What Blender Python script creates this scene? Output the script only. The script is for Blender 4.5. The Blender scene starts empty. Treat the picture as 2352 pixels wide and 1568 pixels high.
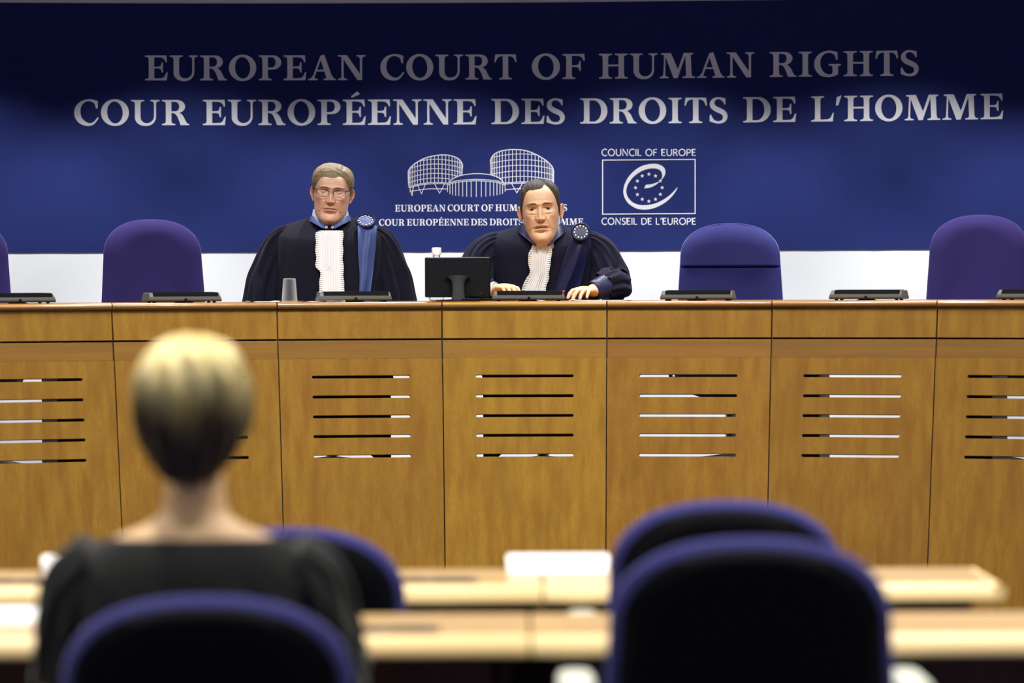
import bpy, bmesh, math, random
import numpy as np
from mathutils import Matrix, Vector, noise as mnoise

random.seed(7); rng = np.random.default_rng(7)
S = bpy.context.scene
COL = S.collection
PI = math.pi

# ------------------------------------------------------------------ camera
F_PX = 8500.0; CAM_Z = 1.36; PITCH = math.atan((784-640)/F_PX); ROLL = 0.0036
cam = bpy.data.cameras.new('camera'); cam.sensor_width = 36.0; cam.lens = F_PX/2352*36
cam_ob = bpy.data.objects.new('camera', cam); COL.objects.link(cam_ob)
fw = Vector((0, math.cos(PITCH), -math.sin(PITCH))); up0 = Vector((0, math.sin(PITCH), math.cos(PITCH))); X0 = Vector((1, 0, 0))
CR = (X0*math.cos(ROLL) - up0*math.sin(ROLL)); CU = (up0*math.cos(ROLL) + X0*math.sin(ROLL))
m = Matrix.Identity(4)
for i in range(3):
    m[i][0] = CR[i]; m[i][1] = CU[i]; m[i][2] = -fw[i]
m[2][3] = CAM_Z
cam_ob.matrix_world = m
cam.clip_start = 0.1; cam.clip_end = 60
cam.dof.use_dof = True; cam.dof.focus_distance = 15.85; cam.dof.aperture_fstop = 2.75; cam.dof.aperture_blades = 9
S.camera = cam_ob

def ray(px, py):
    return fw + CR*((px-1176)/F_PX) - CU*((py-784)/F_PX)
def at(px, py, Y):
    """photo pixel -> world point at distance Y down the room"""
    d = ray(px, py); k = Y/d.y
    return Vector((d.x*k, Y, CAM_Z + d.z*k))

# ------------------------------------------------------------------ world, lamps, exposure
w = bpy.data.worlds.new('world'); S.world = w; w.use_nodes = True
w.node_tree.nodes['Background'].inputs[0].default_value = (0.05, 0.055, 0.06, 1)
w.node_tree.nodes['Background'].inputs[1].default_value = 0.2
S.view_settings.view_transform = 'Standard'; S.view_settings.look = 'None'
S.view_settings.exposure = 0.0; S.view_settings.gamma = 1.0; S.view_settings.use_curve_mapping = False
S.cycles.max_bounces = 6; S.cycles.diffuse_bounces = 4; S.cycles.glossy_bounces = 2; S.cycles.transmission_bounces = 6; S.cycles.transparent_max_bounces = 12
S.cycles.caustics_reflective = False; S.cycles.caustics_refractive = False; S.cycles.adaptive_threshold = 0.06
CEIL = 3.6
def downlight(x, y, power, angle, blend=0.5, rad=0.08, tilt=(0, 0), z=CEIL-0.06, col=(1.0, 0.96, 0.90)):
    l = bpy.data.lights.new('downlight', 'SPOT'); l.energy = power; l.spot_size = math.radians(angle); l.spot_blend = blend
    l.shadow_soft_size = rad; l.color = col
    o = bpy.data.objects.new('downlight', l); COL.objects.link(o); o.location = (x, y, z)
    o.rotation_euler = (math.radians(tilt[0]), math.radians(tilt[1]), 0)
    return o
# general rows of ceiling downlights
for yy, pw in ((1.6, 60), (4.1, 110), (6.5, 370), (9.0, 250), (11.3, 250)):
    for xx in (-3.3, -1.1, 1.1, 3.3):
        downlight(xx, yy, pw, 125, 0.6, 0.12)
# row above the bench, washing its front and the judges
for xx in (-3.0, -1.8, -0.6, 0.6, 1.8, 3.0):
    downlight(xx, 13.5, 225, 108, 0.7, 0.10, (12, 0), col=(1.0, 0.975, 0.94))
# wall washers close to the back wall
for px in (-140, 400, 960, 1500, 2050, 2590):
    a_ = math.asin((at(px, 200, 17.3).x+0.57)/13.4); r_ = 13.4-1.17
    downlight(-0.57+r_*math.sin(a_), 4.1+r_*math.cos(a_), 205, 87, 0.32, 0.03, (0, 0), col=(1.0, 1.0, 1.0))

# ------------------------------------------------------------------ materials
def mat(name, col, rough=0.6, metal=0.0, spec=0.5, **kw):
    m = bpy.data.materials.new(name); m.use_nodes = True
    b = m.node_tree.nodes['Principled BSDF']
    b.inputs['Base Color'].default_value = (*col, 1); b.inputs['Roughness'].default_value = rough
    b.inputs['Metallic'].default_value = metal; b.inputs['Specular IOR Level'].default_value = spec
    for k, v in kw.items(): b.inputs[k.replace('_', ' ')].default_value = v
    return m
def srgb(r, g, b):
    f = lambda c: (c/255/12.92) if c/255 <= .04045 else ((c/255+.055)/1.055)**2.4
    return (f(r), f(g), f(b))
def N(m, t, **kw):
    n = m.node_tree.nodes.new(t)
    for k, v in kw.items(): setattr(n, k, v)
    return n
def L(m, a, b): m.node_tree.links.new(a, b)
def mixc(m, fac, a, b, bt='MIX'):
    n = N(m, 'ShaderNodeMix', data_type='RGBA', blend_type=bt)
    for s, v in ((n.inputs[0], fac), (n.inputs[6], a), (n.inputs[7], b)):
        if hasattr(v, 'links'): L(m, v, s)
        elif isinstance(v, (int, float)): s.default_value = v
        else: s.default_value = (*v, 1)
    return n.outputs[2]
def noise_fac(m, scale, vec_scale=(1, 1, 1), detail=3, lo=0.3, hi=0.7, coord='Object', rnd=False):
    tc = N(m, 'ShaderNodeTexCoord'); mp = N(m, 'ShaderNodeMapping'); L(m, tc.outputs[coord], mp.inputs[0])
    mp.inputs['Scale'].default_value = vec_scale
    src = mp.outputs[0]
    if rnd:
        oi = N(m, 'ShaderNodeObjectInfo'); ad = N(m, 'ShaderNodeVectorMath', operation='ADD'); L(m, src, ad.inputs[0])
        sc = N(m, 'ShaderNodeMath', operation='MULTIPLY'); L(m, oi.outputs['Random'], sc.inputs[0]); sc.inputs[1].default_value = 37.0
        L(m, sc.outputs[0], ad.inputs[1]); src = ad.outputs[0]
    nz = N(m, 'ShaderNodeTexNoise'); nz.inputs['Scale'].default_value = scale; nz.inputs['Detail'].default_value = detail
    L(m, src, nz.inputs['Vector'])
    mr = N(m, 'ShaderNodeMapRange'); mr.inputs[1].default_value = lo; mr.inputs[2].default_value = hi
    L(m, nz.outputs[0], mr.inputs[0])
    return mr.outputs[0]
def bump(m, fac, strength, dist):
    bm = N(m, 'ShaderNodeBump'); bm.inputs['Strength'].default_value = strength; bm.inputs['Distance'].default_value = dist
    L(m, fac, bm.inputs['Height']); L(m, bm.outputs[0], m.node_tree.nodes['Principled BSDF'].inputs['Normal'])
def base(m): return m.node_tree.nodes['Principled BSDF'].inputs['Base Color']

def wood(name, light, dark, rough=0.42, grain=(26, 26, 0.9), fine=(220, 220, 4), tintable=True, coat=0.0):
    m = mat(name, light, rough)
    f1 = noise_fac(m, 1.0, grain, 2, 0.35, 0.68, rnd=True)
    f2 = noise_fac(m, 1.0, fine, 2, 0.3, 0.7, rnd=True)
    f3 = noise_fac(m, 1.0, tuple(g*0.35+2 for g in grain), 4, 0.4, 0.75, rnd=True)
    c = mixc(m, f1, light, dark); 
    sc = N(m, 'ShaderNodeMath', operation='MULTIPLY'); L(m, f2, sc.inputs[0]); sc.inputs[1].default_value = 0.35
    c = mixc(m, sc.outputs[0], c, tuple(x*0.72 for x in dark))
    sc = N(m, 'ShaderNodeMath', operation='MULTIPLY'); L(m, f3, sc.inputs[0]); sc.inputs[1].default_value = 0.3
    c = mixc(m, sc.outputs[0], c, tuple(x*0.8 for x in dark))
    if tintable:
        oi = N(m, 'ShaderNodeObjectInfo'); c = mixc(m, 1.0, c, oi.outputs['Color'], 'MULTIPLY')
    L(m, c, base(m))
    if coat: m.node_tree.nodes['Principled BSDF'].inputs['Coat Weight'].default_value = coat
    return m
def fabric(name, col, col2, sheen=0.3, sheen_col=(1, 1, 1), scale=900, rough=0.9, fine_relief=True):
    m = mat(name, col, rough, spec=0.15)
    f = noise_fac(m, scale, (1, 1, 1), 2, 0.3, 0.7); g = noise_fac(m, 6, (1, 1, 1), 3, 0.3, 0.7)
    c = mixc(m, f, col, col2); c = mixc(m, g, c, tuple(x*0.85 for x in col)); L(m, c, base(m))
    b = m.node_tree.nodes['Principled BSDF']; b.inputs['Sheen Weight'].default_value = sheen
    b.inputs['Sheen Roughness'].default_value = 0.4; b.inputs['Sheen Tint'].default_value = (*sheen_col, 1)
    if fine_relief: bump(m, f, 0.15, 0.0006)
    return m

M = {}
M['white_wall'] = mat('white wall paint', (0.84, 0.85, 0.85), 0.7)
L(M['white_wall'], mixc(M['white_wall'], noise_fac(M['white_wall'], 3.0), (0.86, 0.87, 0.87), (0.82, 0.83, 0.83)), base(M['white_wall']))
M['ceiling'] = mat('ceiling paint', (0.6, 0.6, 0.6), 0.8)
L(M['ceiling'], mixc(M['ceiling'], noise_fac(M['ceiling'], 8.0), (0.60, 0.62, 0.66), (0.56, 0.58, 0.62)), base(M['ceiling']))
M['grey_wall'] = mat('side wall paint', (0.5, 0.49, 0.46), 0.8)
L(M['grey_wall'], mixc(M['grey_wall'], noise_fac(M['grey_wall'], 4.0), (0.30, 0.28, 0.25), (0.26, 0.24, 0.22)), base(M['grey_wall']))
M['blue_panel'] = fabric('blue printed backdrop', (0.0185, 0.030, 0.150), (0.016, 0.026, 0.132), 0.0, scale=260, rough=0.75, fine_relief=False)
M['letter'] = mat('white lettering', (0.86, 0.86, 0.87), 0.5)
L(M['letter'], mixc(M['letter'], noise_fac(M['letter'], 120), (0.87, 0.87, 0.88), (0.84, 0.84, 0.85)), base(M['letter']))
M['carpet'] = fabric('blue grey carpet', (0.09, 0.10, 0.17), (0.05, 0.055, 0.10), 0.1, scale=300)
WOODL, WOODD = (0.275, 0.143, 0.0125), (0.205, 0.092, 0.0065)
M['veneer'] = wood('honey veneer, upright grain', WOODL, WOODD, 0.5)
M['veneer'].node_tree.nodes['Principled BSDF'].inputs['Specular IOR Level'].default_value = 0.25
M['veneer_h'] = wood('honey veneer, level grain', (0.235, 0.113, 0.0075), (0.185, 0.080, 0.005), 0.42, grain=(1.2, 14, 34), fine=(5, 90, 240))
M['bench_top'] = wood('honey solid wood lipping', (0.34, 0.165, 0.022), (0.25, 0.105, 0.012), 0.28, grain=(1.2, 14, 34), fine=(5, 90, 240), coat=0.3)
M['dark_wood'] = wood('dark stained wood', (0.10, 0.030, 0.012), (0.055, 0.016, 0.008), 0.6, tintable=False)
M['board'] = wood('grey brown support board', (0.19, 0.13, 0.095), (0.14, 0.095, 0.07), 0.6, tintable=False)
M['table_top'] = wood('table veneer', (0.50, 0.33, 0.14), (0.42, 0.26, 0.10), 0.35, grain=(1.2, 14, 34), fine=(5, 90, 240), tintable=False, coat=0.15)
M['table_edge'] = wood('pale table lipping', (0.86, 0.66, 0.33), (0.78, 0.56, 0.25), 0.4, grain=(1.2, 14, 34), fine=(5, 90, 240), tintable=False)
M['chair_blue'] = fabric('violet blue chair wool', (0.027, 0.018, 0.105), (0.022, 0.015, 0.085), 0.3, (0.55, 0.45, 1.0))
M['chair_blue2'] = fabric('royal blue chair wool', (0.024, 0.024, 0.125), (0.019, 0.019, 0.10), 0.4, (0.5, 0.5, 1.0))
M['shell'] = mat('black chair shell', (0.002, 0.002, 0.004), 0.8, spec=0.08)
L(M['shell'], mixc(M['shell'], noise_fac(M['shell'], 400), (0.0025, 0.0025, 0.005), (0.0015, 0.0015, 0.003)), base(M['shell']))
M['black_plastic'] = mat('black plastic', (0.005, 0.005, 0.006), 0.5, spec=0.2)
bump(M['black_plastic'], noise_fac(M['black_plastic'], 900), 0.08, 0.0004)
M['matt_black'] = mat('matt black display strip', (0.003, 0.003, 0.0035), 0.9, spec=0.03)
bump(M['matt_black'], noise_fac(M['matt_black'], 900), 0.05, 0.0003)
M['grey_plastic'] = mat('dark grey plastic', (0.016, 0.016, 0.017), 0.55, spec=0.3)
bump(M['grey_plastic'], noise_fac(M['grey_plastic'], 900), 0.1, 0.0004)
M['console'] = mat('olive grey console casing', (0.066, 0.062, 0.053), 0.6, spec=0.25)
bump(M['console'], noise_fac(M['console'], 1200), 0.1, 0.0003)
M['arm_pad'] = mat('pale grey arm pad', (0.42, 0.44, 0.37), 0.6)
bump(M['arm_pad'], noise_fac(M['arm_pad'], 500), 0.1, 0.0004)
M['metal'] = mat('brushed steel', (0.45, 0.45, 0.46), 0.3, 1.0)
bump(M['metal'], noise_fac(M['metal'], 60, (1, 1, 20)), 0.05, 0.0004)
M['paper'] = mat('white paper', (0.88, 0.88, 0.87), 0.7)
L(M['paper'], mixc(M['paper'], noise_fac(M['paper'], 200), (0.89, 0.89, 0.88), (0.85, 0.85, 0.84)), base(M['paper']))
M['robe'] = fabric('black navy robe cloth', (0.0062, 0.0062, 0.0145), (0.0045, 0.0045, 0.0105), 0.07, (0.5, 0.5, 0.8), 700)
M['robe2'] = fabric('dark navy robe cloth', (0.0085, 0.0085, 0.022), (0.0065, 0.0065, 0.016), 0.09, (0.5, 0.5, 0.85), 700)
def satin(name, c1, c2, rough=0.38):
    m = mat(name, c1, rough, spec=0.5); f = noise_fac(m, 30, (1, 1, 0.25), 3, 0.35, 0.7)
    L(m, mixc(m, f, c1, c2), base(m)); b = m.node_tree.nodes['Principled BSDF']; b.inputs['Sheen Weight'].default_value = 0.0
    b.inputs['Specular IOR Level'].default_value = 0.35; bump(m, f, 0.25, 0.003); return m
M['satin_blue'] = satin('mid blue satin', (0.050, 0.078, 0.235), (0.032, 0.052, 0.17), 0.55)
M['satin_navy'] = satin('navy satin', (0.011, 0.013, 0.062), (0.007, 0.008, 0.038), 0.45)
M['shirt'] = fabric('pale blue shirt cotton', (0.55, 0.60, 0.72), (0.52, 0.57, 0.70), 0.0)
M['jabot'] = fabric('white pleated cotton', (0.80, 0.80, 0.81), (0.75, 0.75, 0.77), 0.0)
M['gold'] = mat('pale gold thread', (0.85, 0.75, 0.45), 0.35, 0.3)
bump(M['gold'], noise_fac(M['gold'], 900), 0.1, 0.0004)
M['dress'] = fabric('charcoal dress cloth', (0.020, 0.021, 0.020), (0.014, 0.014, 0.014), 0.25, (0.9, 0.9, 0.85), 500)
M['red_led'] = mat('red indicator', (0.6, 0.01, 0.02), 0.4)
M['red_led'].node_tree.nodes['Principled BSDF'].inputs['Emission Color'].default_value = (1, 0.02, 0.05, 1)
M['red_led'].node_tree.nodes['Principled BSDF'].inputs['Emission Strength'].default_value = 0.6
M['clear'] = mat('clear thin plastic', (0.97, 0.98, 0.99), 0.08, Transmission_Weight=1.0, IOR=1.25)
M['lens'] = mat('spectacle lens', (1, 1, 1), 0.02)
def lens_nodes(m):
    n = m.node_tree; tr = n.nodes.new('ShaderNodeBsdfTransparent'); mx = n.nodes.new('ShaderNodeMixShader'); mx.inputs[0].default_value = 0.03
    L(m, tr.outputs[0], mx.inputs[1]); L(m, n.nodes['Principled BSDF'].outputs[0], mx.inputs[2]); L(m, mx.outputs[0], n.nodes['Material Output'].inputs[0])
    bump(m, noise_fac(m, 20), 0.01, 0.0001)
lens_nodes(M['lens'])
def cup_mat():
    m = mat('ribbed translucent cup', (0.9, 0.92, 0.95), 0.25, spec=0.6)
    n = m.node_tree; tr = n.nodes.new('ShaderNodeBsdfTransparent'); mx = n.nodes.new('ShaderNodeMixShader')
    lw = n.nodes.new('ShaderNodeLayerWeight'); lw.inputs[0].default_value = 0.35
    mr = n.nodes.new('ShaderNodeMapRange'); mr.inputs[3].default_value = 0.018; mr.inputs[4].default_value = 0.30
    L(m, lw.outputs['Facing'], mr.inputs[0]); L(m, mr.outputs[0], mx.inputs[0])
    L(m, tr.outputs[0], mx.inputs[1]); L(m, n.nodes['Principled BSDF'].outputs[0], mx.inputs[2])
    L(m, mx.outputs[0], n.nodes['Material Output'].inputs[0]); return m
M['cup'] = cup_mat()
M['cap'] = mat('white bottle cap', (0.75, 0.75, 0.73), 0.45)
bump(M['cap'], noise_fac(M['cap'], 500), 0.05, 0.0003)
def skin_mat(name, col, red, lip):
    m = mat(name, col, 0.5, spec=0.35)
    a = N(m, 'ShaderNodeAttribute', attribute_name='lip'); r = N(m, 'ShaderNodeAttribute', attribute_name='red')
    f = noise_fac(m, 55, (1, 1, 1), 4, 0.3, 0.75)
    c = mixc(m, f, col, tuple(x*k for x, k in zip(col, (0.93, 0.86, 0.82))))
    c = mixc(m, r.outputs['Fac'], c, red); c = mixc(m, a.outputs['Fac'], c, lip); L(m, c, base(m))
    b = m.node_tree.nodes['Principled BSDF']; b.inputs['Subsurface Weight'].default_value = 0.12
    b.inputs['Subsurface Radius'].default_value = (0.012, 0.005, 0.003); b.inputs['Subsurface Scale'].default_value = 0.5
    bump(m, noise_fac(m, 420, (1, 1, 1), 2), 0.12, 0.0006); return m
M['skin1'] = skin_mat('ruddy fair skin', (0.66, 0.41, 0.29), (0.62, 0.25, 0.165), (0.40, 0.16, 0.12))
M['skin2'] = skin_mat('warm tan skin', (0.68, 0.43, 0.26), (0.62, 0.27, 0.155), (0.42, 0.18, 0.13))
M['skin3'] = skin_mat('fair skin', (0.64, 0.43, 0.235), (0.60, 0.34, 0.2), (0.5, 0.2, 0.18))
def hair_mat(name, c1, c2, vs=(120, 14, 14), rough=0.45):
    m = mat(name, c1, rough, spec=0.25)
    f = noise_fac(m, 1.0, vs, 3, 0.3, 0.7); L(m, mixc(m, f, c1, c2), base(m)); bump(m, f, 0.7, 0.004); return m
M['hair1'] = hair_mat('ash blond hair', (0.26, 0.20, 0.11), (0.15, 0.112, 0.058), (14, 170, 60), 0.55)
M['hair2'] = hair_mat('dark brown hair', (0.070, 0.050, 0.038), (0.036, 0.025, 0.018), (150, 30, 14), 0.62)
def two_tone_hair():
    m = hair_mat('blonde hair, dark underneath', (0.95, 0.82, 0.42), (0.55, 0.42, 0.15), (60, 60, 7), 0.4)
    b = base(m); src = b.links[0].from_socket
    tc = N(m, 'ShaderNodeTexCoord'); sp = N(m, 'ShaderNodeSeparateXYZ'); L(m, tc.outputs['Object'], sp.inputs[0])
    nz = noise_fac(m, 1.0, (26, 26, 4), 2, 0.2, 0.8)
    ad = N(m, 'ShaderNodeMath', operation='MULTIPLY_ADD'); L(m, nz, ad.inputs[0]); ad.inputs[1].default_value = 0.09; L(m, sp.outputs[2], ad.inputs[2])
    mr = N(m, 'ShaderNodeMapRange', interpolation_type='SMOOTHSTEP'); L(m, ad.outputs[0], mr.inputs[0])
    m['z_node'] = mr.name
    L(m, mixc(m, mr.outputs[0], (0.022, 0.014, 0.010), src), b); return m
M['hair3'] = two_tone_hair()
M['brow1'] = mat('blond eyebrow', (0.27, 0.165, 0.09), 0.85, spec=0.1); M['brow2'] = mat('brown eyebrow', (0.17, 0.105, 0.06), 0.85, spec=0.1)
for k in ('brow1', 'brow2'): bump(M[k], noise_fac(M[k], 900, (0.3, 1, 1)), 0.6, 0.002)
M['sclera'] = mat('eye white', (0.55, 0.50, 0.46), 0.25); M['iris'] = mat('brown iris', (0.035, 0.022, 0.015), 0.15); M['pupil'] = mat('pupil', (0.004, 0.004, 0.004), 0.1)
bump(M['sclera'], noise_fac(M['sclera'], 300), 0.02, 0.0003); bump(M['iris'], noise_fac(M['iris'], 900), 0.1, 0.0003); bump(M['pupil'], noise_fac(M['pupil'], 300), 0.02, 0.0003)
M['dark_frame'] = mat('dark spectacle frame', (0.012, 0.006, 0.008), 0.35)
bump(M['dark_frame'], noise_fac(M['dark_frame'], 900), 0.05, 0.0003)
M['tie'] = fabric('black tie silk', (0.006, 0.006, 0.007), (0.004, 0.004, 0.005), 0.1)

# ------------------------------------------------------------------ mesh helpers
class MB:
    def __init__(s): s.v = []; s.f = []; s.mi = []
    def add(s, v, f, mi=0):
        o = len(s.v); s.v.extend(tuple(map(float, p)) for p in v); s.f.extend(tuple(i+o for i in q) for q in f); s.mi.extend([mi]*len(f)); return s
    def box(s, x0, x1, y0, y1, z0, z1, mi=0):
        v = [(x, y, z) for x in (x0, x1) for y in (y0, y1) for z in (z0, z1)]
        return s.add(v, [(0, 1, 3, 2), (4, 6, 7, 5), (0, 4, 5, 1), (2, 3, 7, 6), (0, 2, 6, 4), (1, 5, 7, 3)], mi)
    def hexa(s, p, mi=0):   # 8 points: bottom 4 ccw, top 4 ccw
        return s.add(p, [(0, 3, 2, 1), (4, 5, 6, 7), (0, 1, 5, 4), (1, 2, 6, 5), (2, 3, 7, 6), (3, 0, 4, 7)], mi)
    def grid(s, P, mi=0, closed_u=False, closed_v=False):
        P = np.asarray(P); nu, nv = P.shape[:2]
        f = []
        for i in range(nu if closed_u else nu-1):
            for j in range(nv if closed_v else nv-1):
                a, b = i, (i+1) % nu; c, d = j, (j+1) % nv
                f.append((a*nv+c, a*nv+d, b*nv+d, b*nv+c))
        return s.add(P.reshape(-1, 3), f, mi)
    def tube(s, path, rad, n=12, mi=0, cap=True, flat=1.0, roundcap=True):
        path = [Vector(p) for p in path]; k = len(path)
        rad = [rad]*k if isinstance(rad, (int, float)) else list(rad)
        if cap and roundcap:
            d0 = (path[0]-path[1]).normalized(); d1 = (path[-1]-path[-2]).normalized()
            pre = [(path[0]+d0*rad[0]*math.sin(a), rad[0]*math.cos(a)) for a in (1.5, 1.2, .8, .4)]
            post = [(path[-1]+d1*rad[-1]*math.sin(a), rad[-1]*math.cos(a)) for a in (.4, .8, 1.2, 1.5)]
            path = [p for p, _ in pre]+path+[p for p, _ in post]; rad = [r for _, r in pre]+rad+[r for _, r in post]; k = len(path)
        tan = [(path[min(i+1, k-1)]-path[max(i-1, 0)]).normalized() for i in range(k)]
        nrm = tan[0].orthogonal().normalized(); rows = []
        for i in range(k):
            nrm = (nrm - tan[i]*nrm.dot(tan[i])).normalized(); bi = tan[i].cross(nrm)
            rows.append([path[i]+(nrm*math.cos(a)+bi*math.sin(a)*flat)*rad[i] for a in np.linspace(0, 2*PI, n, endpoint=False)])
        o = len(s.v); s.grid([[tuple(q) for q in r] for r in rows], mi, closed_v=True)
        if cap:
            s.f.append(tuple(range(o+n-1, o-1, -1))); s.mi.append(mi)
            e = o+(k-1)*n; s.f.append(tuple(range(e, e+n))); s.mi.append(mi)
        return s
    def lathe(s, prof, n=24, mi=0, c=(0, 0, 0), ax=1.0, ay=1.0):
        rows = [[(c[0]+r*ax*math.cos(a), c[1]+r*ay*math.sin(a), c[2]+z) for a in np.linspace(0, 2*PI, n, endpoint=False)] for r, z in prof]
        o = len(s.v); s.grid(rows, mi, closed_v=True)
        s.f.append(tuple(range(o+n-1, o-1, -1))); s.mi.append(mi); e = o+(len(prof)-1)*n; s.f.append(tuple(range(e, e+n))); s.mi.append(mi)
        return s
    def ell(s, c, r, nu=16, nv=24, mi=0, R=None):
        P = []
        for u in np.linspace(-PI/2+.02, PI/2-.02, nu):
            P.append([Vector((r[0]*math.cos(u)*math.cos(v), r[1]*math.cos(u)*math.sin(v), r[2]*math.sin(u))) for v in np.linspace(0, 2*PI, nv, endpoint=False)])
        c = Vector(c)
        P = [[tuple((R @ q if R is not None else q)+c) for q in row] for row in P]
        o = len(s.v); s.grid(P, mi, closed_v=True)
        s.f.append(tuple(range(o+nv-1, o-1, -1))); s.mi.append(mi); e = o+(nu-1)*nv; s.f.append(tuple(range(e, e+nv))); s.mi.append(mi)
        return s
    def xf(s, fn): s.v = [tuple(fn(Vector(p))) for p in s.v]; return s
    def mesh(s, name, mats, smooth=40):
        me = bpy.data.meshes.new(name); me.from_pydata(s.v, [], s.f)
        for q in mats: me.materials.append(q)
        if len(mats) > 1: me.polygons.foreach_set('material_index', s.mi)
        me.validate(); me.update()
        bm = bmesh.new(); bm.from_mesh(me); bmesh.ops.recalc_face_normals(bm, faces=bm.faces); bm.to_mesh(me); bm.free()
        if smooth:
            me.polygons.foreach_set('use_smooth', [True]*len(me.polygons))
            if smooth < 180: me.set_sharp_from_angle(angle=math.radians(smooth))
        me.update(); return me
    def build(s, name, m, parent=None, smooth=40, world=False, bevel=0, label=None):
        """one mesh object; world=True: the points are room points, made local to the parent"""
        if world and parent is not None:
            inv = parent.matrix_world_cache.inverted() if hasattr(parent, 'matrix_world_cache') else WM(parent).inverted()
            s.xf(lambda p: inv @ p)
        ms = m if isinstance(m, (list, tuple)) else [m]
        o = bpy.data.objects.new(name, s.mesh(name, ms, smooth)); COL.objects.link(o)
        if parent is not None: o.parent = parent
        if bevel:
            b = o.modifiers.new('bevel', 'BEVEL'); b.width = bevel; b.segments = 2; b.limit_method = 'ANGLE'; b.angle_limit = math.radians(40)
        if label: o['label'] = label
        return o
def WM(o):
    m = o.matrix_basis.copy()
    while o.parent is not None: o = o.parent; m = o.matrix_basis @ m
    return m
def tag(o, label, cat, group=None, kind=None):
    o['label'] = label; o['category'] = cat
    if group: o['group'] = group
    if kind: o['kind'] = kind
    return o
def struct(o): o['kind'] = 'structure'; return o
def thing(name, loc, label, cat, rz=0.0, group=None):
    o = bpy.data.objects.new(name, None); COL.objects.link(o); o.empty_display_size = 0.1
    o.location = loc; o.rotation_euler = (0, 0, rz); return tag(o, label, cat, group)
def copy_tree(o, parent=None):
    c = o.copy(); COL.objects.link(c); c.parent = parent
    for ch in list(o.children): copy_tree(ch, c)
    return c
def fill2d(contours, depth=0.0):
    """flat outline (outer ring + holes) -> (verts, faces), extruded by depth about z=0"""
    cu = bpy.data.curves.new('outline', 'CURVE'); cu.dimensions = '2D'; cu.fill_mode = 'BOTH'; cu.extrude = depth/2
    for c in contours:
        sp = cu.splines.new('POLY'); sp.points.add(len(c)-1); sp.use_cyclic_u = True
        for p, q in zip(sp.points, c): p.co = (q[0], q[1], 0, 1)
    ob = bpy.data.objects.new('outline', cu); me = bpy.data.meshes.new_from_object(ob)
    v = [tuple(q.co) for q in me.vertices]; f = [tuple(p.vertices) for p in me.polygons]
    bpy.data.objects.remove(ob); bpy.data.curves.remove(cu); bpy.data.meshes.remove(me)
    return v, f
def smooth_curve(pts, n=8, closed=False):
    """Catmull-Rom through points"""
    P = [np.array(p, float) for p in pts]; k = len(P); out = []
    for i in range(k if closed else k-1):
        p0 = P[(i-1) % k] if closed or i > 0 else P[0]; p1 = P[i]; p2 = P[(i+1) % k]; p3 = P[(i+2) % k] if closed or i+2 < k else P[k-1]
        for t in np.linspace(0, 1, n, endpoint=False):
            out.append(0.5*((2*p1)+(-p0+p2)*t+(2*p0-5*p1+4*p2-p3)*t*t+(-p0+3*p1-3*p2+p3)*t**3))
    if not closed: out.append(P[-1])
    return [tuple(q) for q in out]
def sstep(a, b, x):
    t = np.clip((np.asarray(x, float)-a)/(b-a), 0, 1); return t*t*(3-2*t)
def vnoise(p, s=1.0): return mnoise.noise(Vector(p)*s)
def mat_x(loc, rz=0.0): return Matrix.Translation(Vector(loc)) @ Matrix.Rotation(rz, 4, 'Z')

# ------------------------------------------------------------------ room shell
WCX, WR = -0.57, 13.4; WCY = 17.5-WR            # the back wall is a shallow concave arc
def wall_pt(a, z, off=0.0):                       # off > 0: towards the room
    return (WCX+(WR-off)*math.sin(a), WCY+(WR-off)*math.cos(a), z)
def wall_hit(px, py):
    d = ray(px, py); o = Vector((-WCX, -WCY)); dx, dy = d.x, d.y
    A = dx*dx+dy*dy; B = 2*(o.x*dx+o.y*dy); C = o.x**2+o.y**2-WR**2
    k = (-B+math.sqrt(B*B-4*A*C))/(2*A); x, y, z = dx*k, dy*k, CAM_Z+d.z*k
    return math.atan2(x-WCX, y-WCY), z
def arc_slab(a0, a1, z0, z1, o0, o1, n=48):
    b = MB(); P = []
    for (o, z) in ((o0, z0), (o0, z1), (o1, z1), (o1, z0)):
        P.append([wall_pt(a, z, o) for a in np.linspace(a0, a1, n)])
    b.grid(P, closed_u=True)
    k = n
    b.f += [(0, k, 2*k, 3*k), (k-1, 4*k-1, 3*k-1, 2*k-1)]; b.mi += [0, 0]
    return b
AW = 0.47; ex, ey, _ = wall_pt(AW, 0); wx, wy, _ = wall_pt(-AW, 0)
struct(arc_slab(-AW, AW, 0, CEIL, 0, -0.15).build('wall_back', M['white_wall']))
struct(MB().box(wx-0.3, ex+0.3, -3.2, 18.2, -0.1, 0).build('floor', M['carpet']))
struct(MB().box(wx-0.3, ex+0.3, -3.2, 18.2, CEIL, CEIL+0.1).build('ceiling', M['ceiling']))
struct(MB().box(wx-0.15, wx, -3.0, wy+.02, 0, CEIL).build('wall_left', M['grey_wall']))
struct(MB().box(ex, ex+0.15, -3.0, ey+.02, 0, CEIL).build('wall_right', M['grey_wall']))
struct(MB().box(wx, ex, -3.15, -3.0, 0, CEIL).build('wall_front', M['grey_wall']))

# ------------------------------------------------------------------ judges' bench on an arc
BR, BPHI, BCX, BCY = 5.14, 0.1285, 0.05, 14.8-5.14
ZT, LEAN, DAIS = 1.2695, 0.19, 0.48
def bench_pt(th, r, z): return (BCX+r*math.sin(th), BCY+r*math.cos(th), z)
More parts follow.
